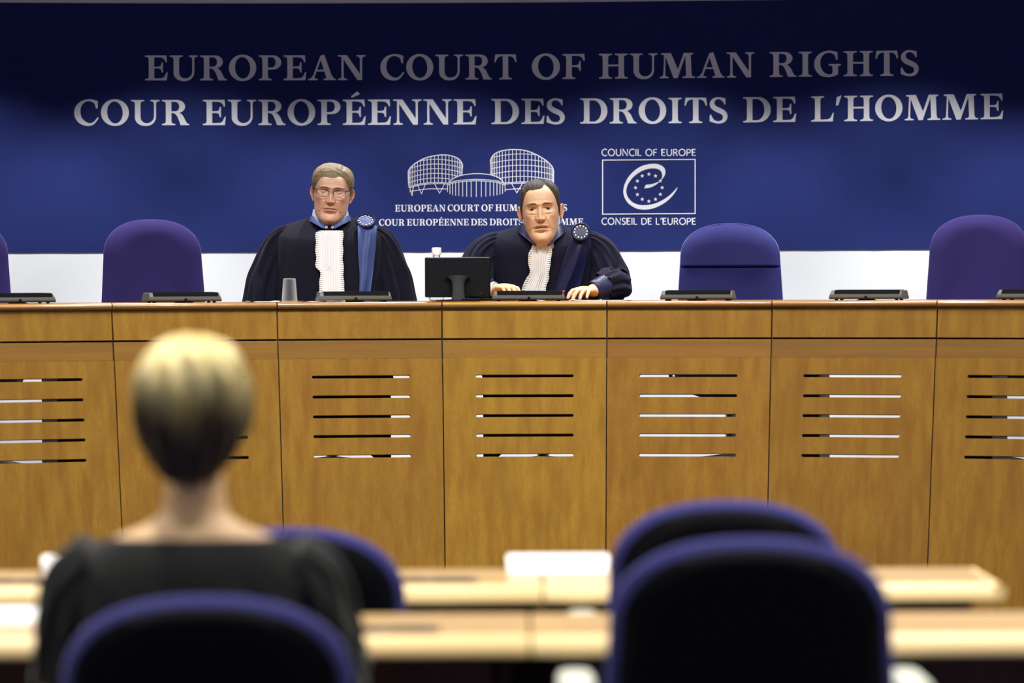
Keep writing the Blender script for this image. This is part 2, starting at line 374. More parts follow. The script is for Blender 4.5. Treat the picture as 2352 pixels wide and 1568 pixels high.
# raised floor behind the bench
b = MB(); nth = 40; TH = np.linspace(-4.2*BPHI, 4.2*BPHI, nth); P = []
P.append([bench_pt(t, BR+0.63, 0) for t in TH]); P.append([bench_pt(t, BR+0.63, DAIS) for t in TH])
P.append([(bench_pt(t, BR+0.63, DAIS)[0]*1.05, wall_pt(math.asin((bench_pt(t, BR+.63, 0)[0]*1.05-WCX)/WR), 0)[1]-0.005, DAIS) for t in TH]); P.append([(q[0], q[1], 0) for q in P[2]])
b.grid(P, closed_u=True); b.f += [(0, nth, 2*nth, 3*nth), (nth-1, 4*nth-1, 3*nth-1, 2*nth-1)]; b.mi += [0, 0]
struct(b.build('dais_floor', M['carpet']))

GAP = 0.0054
def hw(y): return (BR*math.cos(BPHI/2)+y)*math.tan(BPHI/2)-GAP/2     # half width of a section at local depth y
def face_y(z): return -LEAN*(ZT-z)
def face_slab(z0, z1, off, th, name, m, parent, bevel=0.0012):
    """leaning board between two heights; off: proud of the face (towards the room)"""
    b = MB(); p = []
    for z in (z0, z1):
        yf = face_y(z)-off; yb = yf+th
        p += [(-hw(yf), yf, z), (hw(yf), yf, z), (hw(yb), yb, z), (-hw(yb), yb, z)]
    b.hexa(p); return b.build(name, m, parent, smooth=30, bevel=bevel)
def slotted_panel(parent, m):
    cl = math.sqrt(1+LEAN**2); z0, z1 = 0.0607, 1.0432
    out = [(-hw(face_y(z0)), z0*cl), (hw(face_y(z0)), z0*cl), (hw(face_y(z1)), z1*cl), (-hw(face_y(z1)), z1*cl)]
    cs = [out]
    for zc in (0.9715, 0.893, 0.815, 0.7375, 0.6592):
        s = zc*cl; hl = 0.1975*(1+face_y(zc)/BR); r = 0.0060; c = []
        for sx in (1, -1):
            for a in np.linspace(-PI/2, PI/2, 9): c.append((sx*(hl-r)+sx*r*math.cos(a), s+sx*r*math.sin(a)))
        cs.append(c)
    v, f = fill2d(cs, 0.020); b = MB().add(v, f)
    ang = math.atan(LEAN)
    def place(p):   # plane (x, s) -> leaning face, thickness inwards
        s, d = p.y, p.z; z = s/cl; y = face_y(z)-0.004+0.010
        return Vector((p.x, y-d*math.cos(ang), z+d*math.sin(ang)))
    b.xf(place); return b.build('slotted_panel', m, parent, smooth=0)
mod_labels = ['wooden bench section cut by the left edge of the picture',
 'wooden bench section directly behind the blonde woman\'s head',
 'wooden bench section in front of the judge with spectacles',
 'wooden bench section below the black monitor, yellowest of the row',
 'wooden bench section in front of the blue chair with a seam across its back',
 'wooden bench section under the grey console that stands clear between two empty chairs',
 'wooden bench section cut by the right edge of the picture']
tints = [(1.0, 1.0, 1.0), (1.02, 1.02, 0.98), (0.99, .97, 0.95), (1.10, 1.13, 1.02), (0.97, 0.92, 0.9), (0.9, 0.87, 0.88), (0.91, 0.9, 0.88)]
BENCH = []
for k in range(-3, 4):
    th = k*BPHI; d = BR*math.cos(BPHI/2)
    t = thing('bench_section', (BCX+d*math.sin(th), BCY+d*math.cos(th), 0), mod_labels[k+3], 'bench', -th, 'curved row of judges\' bench sections')
    BENCH.append(t); tn = (*tints[k+3], 1); tn2 = (*[x*(0.96+0.03*math.sin(k*2.1)) for x in tints[k+3]], 1)
    # rounded worktop
    b = MB(); prof = [(0.60, ZT-0.029), (0.0, ZT-0.029), (-0.010, ZT-0.027), (-0.017, ZT-0.020), (-0.018, ZT-0.012), (-0.014, ZT-0.005), (-0.006, ZT-0.001), (0.004, ZT), (0.60, ZT)]
    b.grid([[(-hw(y), y, z), (hw(y), y, z)] for y, z in prof], closed_u=True)
    n = len(prof); b.f += [tuple(range(0, 2*n, 2)), tuple(range(2*n-1, 0, -2))]; b.mi += [0, 0]
    b.build('worktop', M['bench_top'], t, smooth=50).color = tn
    face_slab(1.1235, 1.2406, 0.0, 0.02, 'apron', M['veneer'], t).color = tn
    face_slab(1.0445, 1.1165, -0.004, 0.02, 'band', M['veneer_h'], t).color = tn2
    face_slab(1.1160, 1.1240, -0.018, 0.01, 'shadow_gap', M['dark_wood'], t, 0)
    slotted_panel(t, M['veneer']).color = tn
    face_slab(0.0, 0.0575, -0.03, 0.02, 'plinth', M['veneer_h'], t).color = (0.62, 0.5, 0.45, 1)
    # upright support boards behind each joint
    for sx in ((-1, 1) if k == 3 else (-1,)):
        b = MB(); p = []
        for z, y1 in ((0.0, 0.59), (ZT-0.03, 0.59)):
            yf = face_y(z)+0.0185; h = lambda y: sx*((BR*math.cos(BPHI/2)+y)*math.tan(BPHI/2))
            p += [(h(yf)-0.009, yf, z), (h(yf)+0.009, yf, z), (h(y1)+0.009, y1, z), (h(y1)-0.009, y1, z)]
        b.hexa(p); b.build('support_board', M['board'], t, smooth=30)

    if abs(k) >= 2:   # narrow pedestal on the side towards the middle of the bench
        sx = -1 if k > 0 else 1; h0 = hw(0.45)
        MB().box(min(sx*(h0-0.012), sx*(h0-0.155)), max(sx*(h0-0.012), sx*(h0-0.155)), 0.34, 0.585, 0.0, ZT-0.0295).build('pedestal', M['board'], t, smooth=30, bevel=0.002)

# ------------------------------------------------------------------ lettering: own serif outlines, 100 units = cap height
def arc(cx, cy, rx, ry, a0, a1, n=16, rot=0.0):
    c, s = math.cos(rot), math.sin(rot); o = []
    for a in np.linspace(math.radians(a0), math.radians(a1), n):
        x, y = rx*math.cos(a), ry*math.sin(a); o.append((cx+x*c-y*s, cy+x*s+y*c))
    return o
def foot(x0, x1, l=14, r=14, y=0, up=1):
    """bracketed serif under (or over) a stem"""
    p = [(x0-l, 0), (x1+r, 0)]
    p += [(x1+r+2, 4.5), (x1+r*0.45+1, 6), (x1+2, 9), (x1, 16)] if r else [(x1, 16)]
    p += [(x0, 16), (x0-2, 9), (x0-l*0.45-1, 6), (x0-l-2, 4.5)] if l else [(x0, 16)]
    return [(q[0], y+up*q[1]) for q in p]
def rect(x0, x1, y0, y1): return [(x0, y0), (x1, y0), (x1, y1), (x0, y1)]
def stem(x0, x1, bl=14, br=14, tl=14, tr=14, y0=0, y1=100):
    o = [[rect(x0, x1, y0+6, y1-6)]]
    o.append([foot(x0, x1, bl, br, y0, 1)]); o.append([foot(x0, x1, tl, tr, y1, -1)]); return o
ARM_T = [[(30, 100), (87, 100), (89, 75), (85, 71), (80, 82), (72, 90), (58, 92.5), (30, 92.5)]]
ARM_B = [[(30, 0), (88, 0), (92, 34), (87, 32), (79, 15), (70, 9), (50, 8), (30, 8)]]
ARM_M = [[(30, 55), (53, 55), (62, 57), (66, 62), (67, 70), (73, 73), (73, 31), (67, 33), (66, 41), (62, 46), (53, 48), (30, 48)]]
S_RAW = [(548, 755), (548, 832), (535, 838), (515, 800), (480, 772), (445, 765), (412, 780), (398, 810), (405, 840), (440, 868), (500, 895), (550, 930), (575, 980), (570, 1030), (535, 1075), (480, 1093), (430, 1093), (380, 1080), (332, 1063), (332, 985), (350, 970), (365, 1005), (395, 1045), (440, 1062), (485, 1055), (510, 1030), (512, 1000), (495, 972), (450, 950), (395, 922), (350, 885), (335, 845), (340, 800), (370, 762), (420, 740), (470, 738), (515, 748)]
def mk_S():
    p = [((x-332)/3.43, (1085-y)/3.43) for x, y in S_RAW]
    return p[0:3]+smooth_curve(p[2:19], 4)+p[19:21]+smooth_curve(p[20:], 4)
C_OUT = [(92.5, 96)]+smooth_curve([(92.5, 96), (75, 101), (54, 103), (25, 94), (6, 74), (0, 49), (6, 25), (24, 5), (52, -3), (74, 2), (87, 15), (96, 29)], 5)
C_IN = smooth_curve([(91, 32), (80, 17), (64, 8), (46, 13), (30, 29), (24, 52), (28, 75), (40, 90), (56, 95), (72, 91), (81, 82), (85, 67)], 5)+[(92, 66)]
G_OUT = smooth_curve([(93, 97), (76, 101), (56, 103), (26, 94), (6, 74), (0, 49), (6, 25), (25, 4), (56, -3), (78, 1), (95, 9)], 5)
G_IN = [(95, 40), (73, 40), (73, 12)]+smooth_curve([(73, 12), (60, 8), (44, 13), (30, 29), (24, 52), (28, 75), (41, 90), (57, 95), (73, 91), (83, 82), (87, 67)], 5)+[(93, 66)]
BOWL_P = [[(36, 100), (58, 100)]+arc(58, 71.5, 34, 28.5, 90, -90, 18)+[(36, 43)], [(36, 92.5), (54, 92.5)]+arc(54, 72, 15.5, 20.5, 80, -90, 14)+[(36, 51)]]
BOWL_R = [[(36, 100), (60, 100)]+arc(60, 74, 32, 26, 90, -90, 18)+[(36, 48)], [(36, 92.5), (54, 92.5)]+arc(54, 73.5, 15, 18.5, 80, -90, 14)+[(36, 55)]]
G_ = {}
G_['E'] = (92, stem(16, 38, 14, 0, 14, 0)+[ARM_T, ARM_B, ARM_M])
G_['É'] = (92, G_['E'][1]+[[[(34.5, 113), (58, 133), (70.6, 122), (40, 108.5), (36, 108.5)]]])
G_['F'] = (88, stem(16, 38, 14, 13, 14, 0)+[ARM_T, ARM_M])
G_['L'] = (92, stem(16, 38, 14, 0, 14, 14)+[ARM_B])
G_['I'] = (54, stem(16, 38))
G_['H'] = (117, stem(16, 38)+stem(80, 102)+[[rect(36, 82, 49.5, 56.5)]])
TL = [(6, 100), (2, 70), (7, 68), (11, 80), (18, 89), (28, 92.5), (37, 92.5), (37, 100)]
G_['T'] = (94, [[rect(36, 58, 6, 98)], [foot(36, 58)], [TL], [[(94-x, y) for x, y in TL]], [rect(36, 58, 92.5, 100)]])
G_['U'] = (112, [[foot(15, 37, 14, 14, 100, -1)], [foot(90, 98, 13, 13, 100, -1)],
   [[(15, 94), (15, 32)]+arc(55, 30, 40, 33, 182, 270, 12)+arc(60, 34, 38, 37, 272, 360, 12)+[(98, 94), (90, 94)]+arc(62, 36, 28, 28, 0, -88, 12)+arc(60, 32, 23, 24, 268, 182, 12)+[(37, 94)]]])
G_['N'] = (112, [[foot(16, 24.5, 13, 13)], [rect(16, 24.5, 6, 94)], [[(2, 100), (38, 100), (30, 90), (22, 90), (16, 92.5), (8, 94.5), (0, 95.5)]], [foot(90.5, 99, 13, 13, 100, -1)], [rect(90.5, 99, 0, 94)], [[(15, 100), (38, 100), (92, 22), (99, 0), (80, 0), (20, 90)]]])
G_['M'] = (143, [[foot(14.5, 22, 13, 13)], [[(14.5, 6), (22, 6), (24.5, 94), (18, 94)]], [[(7, 100), (45.5, 100), (40, 92), (22, 90), (12, 94), (5, 95.5)]], [[(19, 98), (45.5, 100), (76, 30), (72.5, 0), (56, 0)]], [[(97, 100), (105, 100), (105, 92), (72.5, 0), (64, 0), (70, 24)]],
   [[(103, 100), (125, 100), (129, 6), (107, 6)]], [foot(107, 129, 14, 13)], [[(97, 100), (134, 100), (136, 95.5), (129, 94), (124, 90), (124, 84), (104, 90)]]])
G_['A'] = (109, [[foot(14, 23, 14, 13)], [foot(75, 98, 13, 11)], [[(48, 98), (64.5, 102), (98, 6), (74, 6), (50, 80)]], [[(14, 6), (22.5, 6), (52, 86), (50, 98), (46.5, 92)]], [rect(26, 80, 35, 42)]])
G_['R'] = (108, stem(16, 38, 14, 14, 14, 0)+[BOWL_R, [[(50, 53), (44, 48)]+smooth_curve([(44, 48), (52, 45), (60, 36), (68, 18), (74, 0)], 4)+[(101, 0), (108, 0), (108, 4), (102, 6)]+smooth_curve([(100, 7), (94, 16), (86, 33), (76, 45), (64, 52)], 4)]])
G_['P'] = (92, stem(16, 38, 14, 14, 14, 0)+[BOWL_P])
G_['D'] = (110, stem(16, 38, 14, 0, 14, 0)+[[[(34, 100), (60, 100)]+arc(60, 50, 50, 50, 90, -90, 30)+[(34, 0)], [(38, 92), (54, 92)]+arc(54, 50, 31, 42, 88, -88, 26)+[(54, 8), (38, 8)]]])
G_['O'] = (110, [[arc(55, 50, 55, 53, 0, 352, 48), arc(55, 50.5, 30.5, 43.5, 0, 352, 40, rot=0.07)]])
G_['C'] = (96, [[C_OUT+C_IN]])
G_['G'] = (108, [[G_OUT+G_IN], [[(57, 49.5), (107, 49.5), (106, 45), (98, 42), (95, 36), (73, 36), (70, 42), (58, 44)]]])
G_['S'] = (72, [[mk_S()]])
G_["'"] = (24, [[[(3, 95), (23, 103), (10, 64), (0, 62)]]])
GAPU = 8.5
def glyph(ch, depth):
    b = MB()
    for i, sh in enumerate(G_[ch][1]):
        v, f = fill2d(sh, depth*(1+0.04*i)); b.add(v, f)
    return b
GC = {}
def word_layout(word):
    x = 0; o = []
    for ch in word: o.append((ch, x)); x += G_[ch][0]+GAPU
    return o, x-GAPU
def emit_letters(parent, word, px0, px1, base0, base1, cap_px, letters=True, depth=0.0014, into=None):
    lay, tot = word_layout(word)
    a0, z0 = wall_hit(px0, base0); a1, z1 = wall_hit(px1, base1)
    _, zt = wall_hit(px0, base0-cap_px); hs = (zt-z0)/100.0
    for ch, x in lay:
        if (ch, depth) not in GC: GC[(ch, depth)] = glyph(ch, depth/hs)
        g = GC[(ch, depth)]; mb = MB(); W = G_[ch][0]
        ac = a0+(a1-a0)*(x+W/2)/tot; zc = z0+(z1-z0)*(x+W/2)/tot; sx = (a1-a0)*WR/tot
        th = ac; org = Vector(wall_pt(ac, zc, 0.0057)); ux = Vector((math.cos(th), -math.sin(th), 0)); n = Vector((-math.sin(th), -math.cos(th), 0))
        slope = (z1-z0)/((a1-a0)*WR)
        def place(p): 
            lx = (p.x-W/2)*sx
            return org+ux*lx+Vector((0, 0, p.y*hs+lx*slope))+n*(p.z*hs)
        mb.v = [tuple(place(Vector(p))) for p in g.v]; mb.f = list(g.f); mb.mi = list(g.mi)
        if into is not None: into.add(mb.v, mb.f)
        else: mb.build('letter', M['letter'], parent, smooth=0, world=True)
AP = 0.36
zb0 = at(1176, 576, 17.45).z; zb1 = at(1000, 5.5, 17.45).z
panel = arc_slab(-AP, AP, zb0, zb1, 0.0, 0.005, 64).build('backdrop_panel', M['blue_panel'], smooth=30)
tag(panel, 'long dark blue backdrop on the wall carrying the court name in white capitals', 'backdrop')
for wd, p0, p1, b0, b1 in (('EUROPEAN', 332.6, 839.3, 184.7, 183.8), ('COURT', 874, 1187.9, 183.4, 182.2), ('OF', 1221.8, 1342.9, 182, 181.3), ('HUMAN', 1375.5, 1732.6, 181, 177.6), ('RIGHTS', 1767.5, 2110.9, 177, 173.3)):
    emit_letters(panel, wd, p0, p1, b0, b1, 57.3)
for wd, p0, p1, b0, b1 in (('COUR', 170.7, 434.7, 287.6, 287.4), ('EUROPÉENNE', 465.6, 1094.7, 287.4, 285.7), ('DES', 1128.2, 1297.8, 285.2, 284.3), ('DROITS', 1332.3, 1671.7, 284, 282), ('DE', 1706.6, 1829, 281.2, 280), ("L'HOMME", 1863, 2304.8, 279.4, 273.3)):
    emit_letters(panel, wd, p0, p1, b0, b1, 58.0)
def small_line(words, p0, p1, b0, b1, cap, space=38):
    tot = sum(word_layout(w)[1] for w in words)+space*(len(words)-1); x = 0; mb = MB()
    for wd in words:
        ww = word_layout(wd)[1]; f0, f1 = x/tot, (x+ww)/tot
        emit_letters(panel, wd, p0+(p1-p0)*f0, p0+(p1-p0)*f1, b0+(b1-b0)*f0, b0+(b1-b0)*f1, cap, depth=0.001, into=mb)
        x += ww+space
    mb.build('small_lettering', M['letter'], panel, smooth=0, world=True)
small_line(['EUROPEAN', 'COURT', 'OF', 'HUMAN', 'RIGHTS'], 907.2, 1302.8, 485.6, 483.8, 15)
small_line(['COUR', 'EUROPÉENNE', 'DES', 'DROITS', 'DE', "L'HOMME"], 870.6, 1339.4, 518.2, 516.3, 14.8)
def on_wall(mb, name, parent=None):   # flat mesh in photo pixels (x, y), z = relief in metres -> wall
    def f(p):
        a, z = wall_hit(p.x, p.y); return Vector(wall_pt(a, z, 0.0052+max(p.z, 0)))
    mb.xf(f); return mb.build(name, M['letter'], parent or panel, smooth=0, world=True)
def flat(contours, tr, depth=0.0008):
    v, f = fill2d([[tr(*q) for q in c] for c in contours], 0.002); return MB().add([(x, y, depth if z > 0 else 0) for x, y, z in v], f)
# sans lettering of the second emblem, drawn as even strokes
def sans_line(txt, p0, p1, base_y, cap):
    U = {'C': (80, [smooth_curve([(78, 86), (62, 97), (42, 98), (16, 82), (5, 50), (16, 18), (42, 2), (62, 3), (78, 14)], 5)]), 'O': (100, [arc(50, 50, 45, 48, 0, 360, 30)]), 'U': (82, [[(8, 100), (8, 38)]+arc(41, 36, 33, 34, 180, 360, 14)+[(74, 38), (74, 100)]]),
         'N': (84, [[(8, 0), (8, 98), (76, 2), (76, 100)]]), 'I': (18, [[(9, 0), (9, 100)]]), 'L': (56, [[(8, 100), (8, 5), (54, 5)]]), 'F': (58, [[(8, 0), (8, 95), (54, 95)], [(8, 52), (48, 52)]]), 'E': (60, [[(56, 95), (8, 95), (8, 5), (58, 5)], [(8, 52), (50, 52)]]),
         'R': (70, [[(8, 0), (8, 95), (34, 95)]+arc(34, 72, 24, 23, 88, -90, 12)+[(8, 49)], [(34, 49), (66, 0)]]), 'P': (64, [[(8, 0), (8, 95), (32, 95)]+arc(32, 70, 26, 25, 88, -90, 12)+[(8, 45)]]), 'S': (60, [smooth_curve([(54, 88), (36, 97), (16, 92), (8, 74), (20, 58), (40, 46), (54, 30), (46, 9), (26, 3), (6, 12)], 5)]),
         'D': (86, [[(8, 5), (8, 95), (36, 95)]+arc(36, 50, 44, 45, 88, -88, 18)+[(36, 5), (8, 5)]]), "'": (20, [[(14, 104), (6, 72)]]), ' ': (34, [])}
    x = 0; items = []
    for ch in txt: items.append((ch, x)); x += U[ch][0]+14
    tot = x-14; k = (p1-p0)/tot; kc = cap/100; mb = MB()
    for ch, x in items:
        for st in U[ch][1]:
            strip(mb, [(p0+(x+px)*k, base_y-py*kc) for px, py in st], 2.1)
    on_wall(mb, 'small_lettering', emb)
def strip(mb, pts, w, d=0.0008):
    P = [np.array(q, float) for q in pts]; n = len(P); Lr, Rr = [], []
    for i in range(n):
        t = P[min(i+1, n-1)]-P[max(i-1, 0)]; t /= (np.linalg.norm(t)+1e-9); nn = np.array([-t[1], t[0]])
        k = 1.0
        if 0 < i < n-1:
            t1 = P[i]-P[i-1]; t1 /= np.linalg.norm(t1)+1e-9; k = 1/max(0.45, abs(float(np.dot(nn, [-t1[1], t1[0]]))))
        Lr.append(P[i]+nn*w/2*k); Rr.append(P[i]-nn*w/2*k)
    mb.grid([[(q[0], q[1], z) for q in R] for R, z in ((Lr, 0), (Lr, d), (Rr, d), (Rr, 0))], closed_u=True)
emb = bpy.data.objects.new('council_emblem', None); COL.objects.link(emb); emb.parent = panel; emb['label'] = 'white framed emblem of a curved letter e around twelve stars'
tr8 = lambda x, y: (1370+x/7.842, 330+y/7.842)
sans_line('COUNCIL OF EUROPE', 1382, 1598.3, 357.9, 15.6)
sans_line("CONSEIL DE L'EUROPE", 1382, 1598.3, 515.8, 15.4)
on_wall(flat([[(103, 275+12), (1787, 275), (1787, 1265), (103, 1277)], [(121, 303), (1769, 291), (1769, 1249), (121, 1259)]], tr8), 'emblem_frame', emb)
E_OUT = [(1465, 790), (1400, 900), (1300, 1010), (1180, 1095), (1050, 1155), (930, 1183), (820, 1185), (720, 1165), (620, 1110), (540, 1030), (495, 930), (485, 850), (500, 760), (540, 660), (600, 570), (690, 480), (800, 410), (910, 375), (1020, 362), (1110, 370), (1190, 405), (1235, 460), (1242, 520), (1225, 580), (1178, 648)]
E_INN = [(1166, 640), (1185, 590), (1183, 545), (1165, 500), (1120, 462), (1050, 445), (960, 448), (860, 475), (760, 525), (670, 595), (600, 680), (555, 760), (537, 850), (548, 920), (580, 980), (640, 1045), (730, 1090), (840, 1108), (960, 1098), (1080, 1068), (1200, 1010), (1310, 935), (1400, 850), (1452, 790)]
on_wall(flat([smooth_curve(E_OUT, 4)+smooth_curve(E_INN, 4)], tr8), 'emblem_letter', emb)
on_wall(flat([[(890, 740), (960, 735), (1040, 715), (1115, 685), (1132, 692), (1080, 735), (1000, 780), (920, 800), (860, 802)]], tr8), 'emblem_crossbar', emb)
for cx, cy in ((945, 548), (1065, 580), (1152, 670), (1185, 790), (1152, 912), (1065, 1000), (945, 1035), (825, 1000), (738, 915), (705, 792), (738, 672), (825, 580)):
    on_wall(flat([[(cx+(38 if i % 2 == 0 else 15.5)*math.sin(i*PI/5), cy-(38 if i % 2 == 0 else 15.5)*math.cos(i*PI/5)) for i in range(10)]], tr8), 'emblem_star', emb)
# line drawing of the court building
bemb = MB(); tr6 = lambda p: (930+p[0]/6.533, 330+p[1]/6.533)
LW = 1.7
def ln(pts, w=LW, cv=True): strip(bemb, [tr6(q) for q in (smooth_curve(pts, 6) if cv and len(pts) > 2 else pts)], w*0.82)
def tower(top, bot, cx, hwid, nrow, step, curv, xs, y0):
    tx, ty = zip(*smooth_curve(top, 8)); bx, by = zip(*smooth_curve(bot, 8))
    fy = lambda x: float(np.interp(x, tx, ty)); gy = lambda x: float(np.interp(x, bx, by))
    for x in xs: ln([(x, fy(x)), (x, gy(x))], 1.5)
    for k in range(nrow):
        seg = []
        for x in np.linspace(bx[0]+4, bx[-1]-4, 60):
            y = y0-k*step+curv*((x-cx)/hwid)**2
            if y > fy(x)+4 and y < gy(x): seg.append((x, y))
            elif len(seg) > 1: ln(seg, 1.5, False); seg = []
            else: seg = []
        if len(seg) > 1: ln(seg, 1.5, False)
LT = [(48, 430), (75, 370), (150, 300), (250, 240), (340, 205), (450, 180), (590, 168), (720, 188), (810, 232), (855, 290), (868, 340)]
tower(LT, [(52, 660), (120, 625), (250, 598), (400, 583), (520, 578), (640, 586), (700, 530), (780, 490), (868, 465)], 470, 410, 7, 70, 70, [460+405*math.sin(math.radians(a)) for a in range(-82, 86, 8)], 514)
ln(LT, 2.6); ln([(48, 430), (52, 560), (60, 660)]); ln([(866, 340), (858, 465)], 1.7, False); ln([(60, 655), (120, 630), (250, 600), (400, 583), (520, 580), (640, 588)])
ln([(70, 668), (130, 645), (260, 615), (400, 602), (520, 598), (640, 606)]); ln([(85, 715), (300, 682), (450, 676), (640, 680)])
for q in ([(80, 680), (105, 780), (130, 640)], [(185, 605), (250, 752), (310, 600)], [(440, 590), (522, 742), (600, 595)], [(78, 670), (80, 730)]): ln(q, 1.6, False)
RT = [(1283, 270), (1290, 235), (1330, 170), (1400, 125), (1500, 98), (1620, 88), (1760, 95), (1880, 125), (2020, 190), (2130, 262), (2210, 345), (2235, 420)]
tower(RT, [(1283, 470), (1400, 520), (1500, 600), (1640, 575), (1760, 572), (1900, 575), (2060, 590), (2235, 640)], 1750, 480, 7, 84, 60, [1755+475*math.sin(math.radians(a)) for a in range(-80, 86, 7)], 490)
ln(RT, 2.6); ln([(1283, 270), (1292, 470)], 1.7, False); ln([(2235, 420), (2230, 640)], 1.7, False); ln([(1500, 588), (1640, 577), (1760, 572), (1900, 575), (2060, 590), (2235, 640)])
ln([(1505, 607), (1690, 593), (1900, 592), (2060, 606), (2225, 655)]); ln([(1510, 690), (1700, 675), (1900, 672), (2100, 690)])
for q in ([(1595, 585), (1680, 738), (1775, 575)], [(1920, 580), (2000, 740), (2080, 595)]): ln(q, 1.6, False)
ln([(640, 610), (680, 565), (740, 515), (870, 470), (1080, 448), (1290, 468), (1400, 505), (1460, 555), (1500, 605)], 1.9)
A1 = [(640, 600), (690, 580), (800, 553), (1075, 535), (1350, 553), (1450, 580), (1505, 605)]
ln(A1); ln([(640, 622), (690, 600), (800, 575), (1075, 556), (1350, 575), (1450, 602), (1505, 622)])
ax_, ay_ = zip(*smooth_curve(A1, 6))
for x, y in ((640, 725), (677, 755), (717, 770), (762, 778), (810, 785), (867, 792), (928, 795), (995, 798), (1072, 798), (1147, 797), (1215, 793), (1278, 788), (1333, 782), (1383, 773), (1428, 765), (1467, 752), (1505, 722)):
    ln([(x, float(np.interp(x, ax_, ay_))+16), (x, y)], 1.6, False)
on_wall(bemb, 'building_emblem')['label'] = 'white line drawing of the two-towered court building'

# ------------------------------------------------------------------ swivel armchairs
def chair_outline(top, hb, ht, dome, n=2.35, k=22):
    """right half of the backrest outline, z from 0 (lower edge) to top"""
    o = []
    for z in np.linspace(0, top-dome, 8)[:-1]: o.append((hb+(ht-hb)*z/(top-dome), z))
    for a in np.linspace(0, PI/2, k):
        o.append((ht*max(math.cos(a), 0)**(2/n), top-dome+dome*math.sin(a)**(2/n)))
    return o
def cushion_grid(outl, shrink, yfun, m=14):
    """fill an outline with concentric rings; yfun(x, z, e) e=0 rim .. 1 centre"""
    full = outl+[(-x, z) for x, z in outl[::-1][1:]]
    cz = sum(z for _, z in full)/len(full); rows = []
    for e in np.linspace(0, 1, m):
        kx = 1-e*0.999
        rows.append([(x*kx, yfun(x*kx, cz+(z-cz)*kx, e), cz+(z-cz)*kx) for x, z in full])
    return rows
def make_chair(label, group, loc, rz, total=1.067, width=0.467, seat_z=0.47, blue='chair_blue', crease=False, recline=0.06, dome=0.13, arms=True, taper=0.93):
    t = thing('swivel_chair', loc, label, 'chair', rz, group)       # local -y is the way the sitter faces
    z0 = seat_z+0.06; bh = total-z0; hb, ht = width/2, width/2*taper
    ol = chair_outline(bh, hb, ht, dome)
    T = 0.065
    lean = lambda z: recline*(z/bh)**1.2*1.0+0.035*((z/bh)-0.4)**2*0
    def bow(x): return -0.030*(x/hb)**2
    yb = 0.20
    def front(x, z, e):
        puff = T*0.5*(1-(1-min(e*2.2, 1))**2.4)
        c = 0.0
        if crease: c = 0.012*math.exp(-((z-(bh*0.60))/0.010)**2)+0.004*math.exp(-((z-(bh*0.60-0.02))/0.02)**2)
        return yb+lean(z)-T*0.45+bow(x)-puff+c*min(1, e*5)
    def rear(x, z, e):
        return yb+lean(z)-T*0.05+bow(x)+T*0.35*(1-(1-min(e*3.0, 1))**2)
    fr = cushion_grid(ol, 0, front, 26 if crease else 14); rr = cushion_grid(ol, 0, rear, 8)
    if crease:   # front face as rows, so that the seam across the cushion is real relief
        ox, oz = zip(*ol); zc = bh*0.645; hz = lambda z: float(np.interp(z, oz, ox)); rev = sorted(zip(ox, oz)); topz = lambda x: float(np.interp(abs(x), [q[0] for q in rev], [q[1] for q in rev]))
        zs = sorted(set([round(v, 5) for v in list(np.linspace(0, bh-0.0005, 50))+list(np.linspace(zc-0.03, zc+0.03, 31))])); rows = []
        for z in zs:
            row = []
            for u in np.linspace(-1, 1, 41):
                h = hz(z); x = u*h; edge = min((1-abs(u))*h/0.09, (bh-(bh-topz(x))-z)/0.09 if topz(x) > z else 0, z/0.05+0.2); edge = max(0, min(1, edge))
                puff = T*0.5*(1-(1-edge)**2.4); c = 0.013*math.exp(-((z-zc)/0.0045)**2)-0.007*float(sstep(zc, zc+0.012, z))
                row.append((x, yb+lean(z)-T*0.45+bow(x)-puff+c*min(1, edge*4), z))
            rows.append(row)
        fr = [fr[0]]
    b = MB(); rim = [[(p[0]*1.012, (p[1]+q[1])/2, p[2]+(0.004 if p[2] > .05 else -0.003)) for p, q in zip(fr[0], rr[0])]]
    if crease: b.grid(rows)
    b.grid(fr[::-1]+rim+rr, closed_v=True)
    bc = b.build('back_cushion', M[blue], t, smooth=180); bc.location = (0, 0, z0)
    # black back shell
    sh = [(x*0.93, 0.01+z*0.945) for x, z in ol]
    def shell(x, z, e): return rear(x, z, 0.5)+0.006+0.016*(1-(1-min(e*3.5, 1))**2)
    sr = cushion_grid(sh, 0, shell, 8); si = cushion_grid(sh, 0, lambda x, z, e: rear(x, z, 0.4)-0.004, 3)
    b = MB().grid(si[::-1]+sr, closed_v=True); o = b.build('back_shell', M['shell'], t, smooth=60); o.location = (0, 0, z0)
    # seat
    b = MB(); so = [(hb*1.02*math.copysign(abs(math.cos(a))**0.5, math.cos(a)), -0.04+0.235*math.copysign(abs(math.sin(a))**0.5, math.sin(a))) for a in np.linspace(0, 2*PI, 40, endpoint=False)]
    b.grid([[(x*k, -0.04+(y+0.04)*k, z) for x, y in so] for k, z in ((0.02, seat_z-0.07), (0.9, seat_z-0.07), (0.98, seat_z-0.055), (1, seat_z-0.03), (0.97, seat_z-0.006), (0.85, seat_z+0.004), (0.02, seat_z-0.006))], closed_v=True)
    b.build('seat', M[blue], t, smooth=180)
    b = MB(); b.grid([[(x*k, -0.04+(y+0.04)*k, z) for x, y in so] for k, z in ((0.02, seat_z-0.15), (0.55, seat_z-0.15), (0.9, seat_z-0.12), (0.99, seat_z-0.075), (0.99, seat_z-0.05), (0.02, seat_z-0.05))], closed_v=True)
    b.build('seat_shell', M['shell'], t, smooth=60)
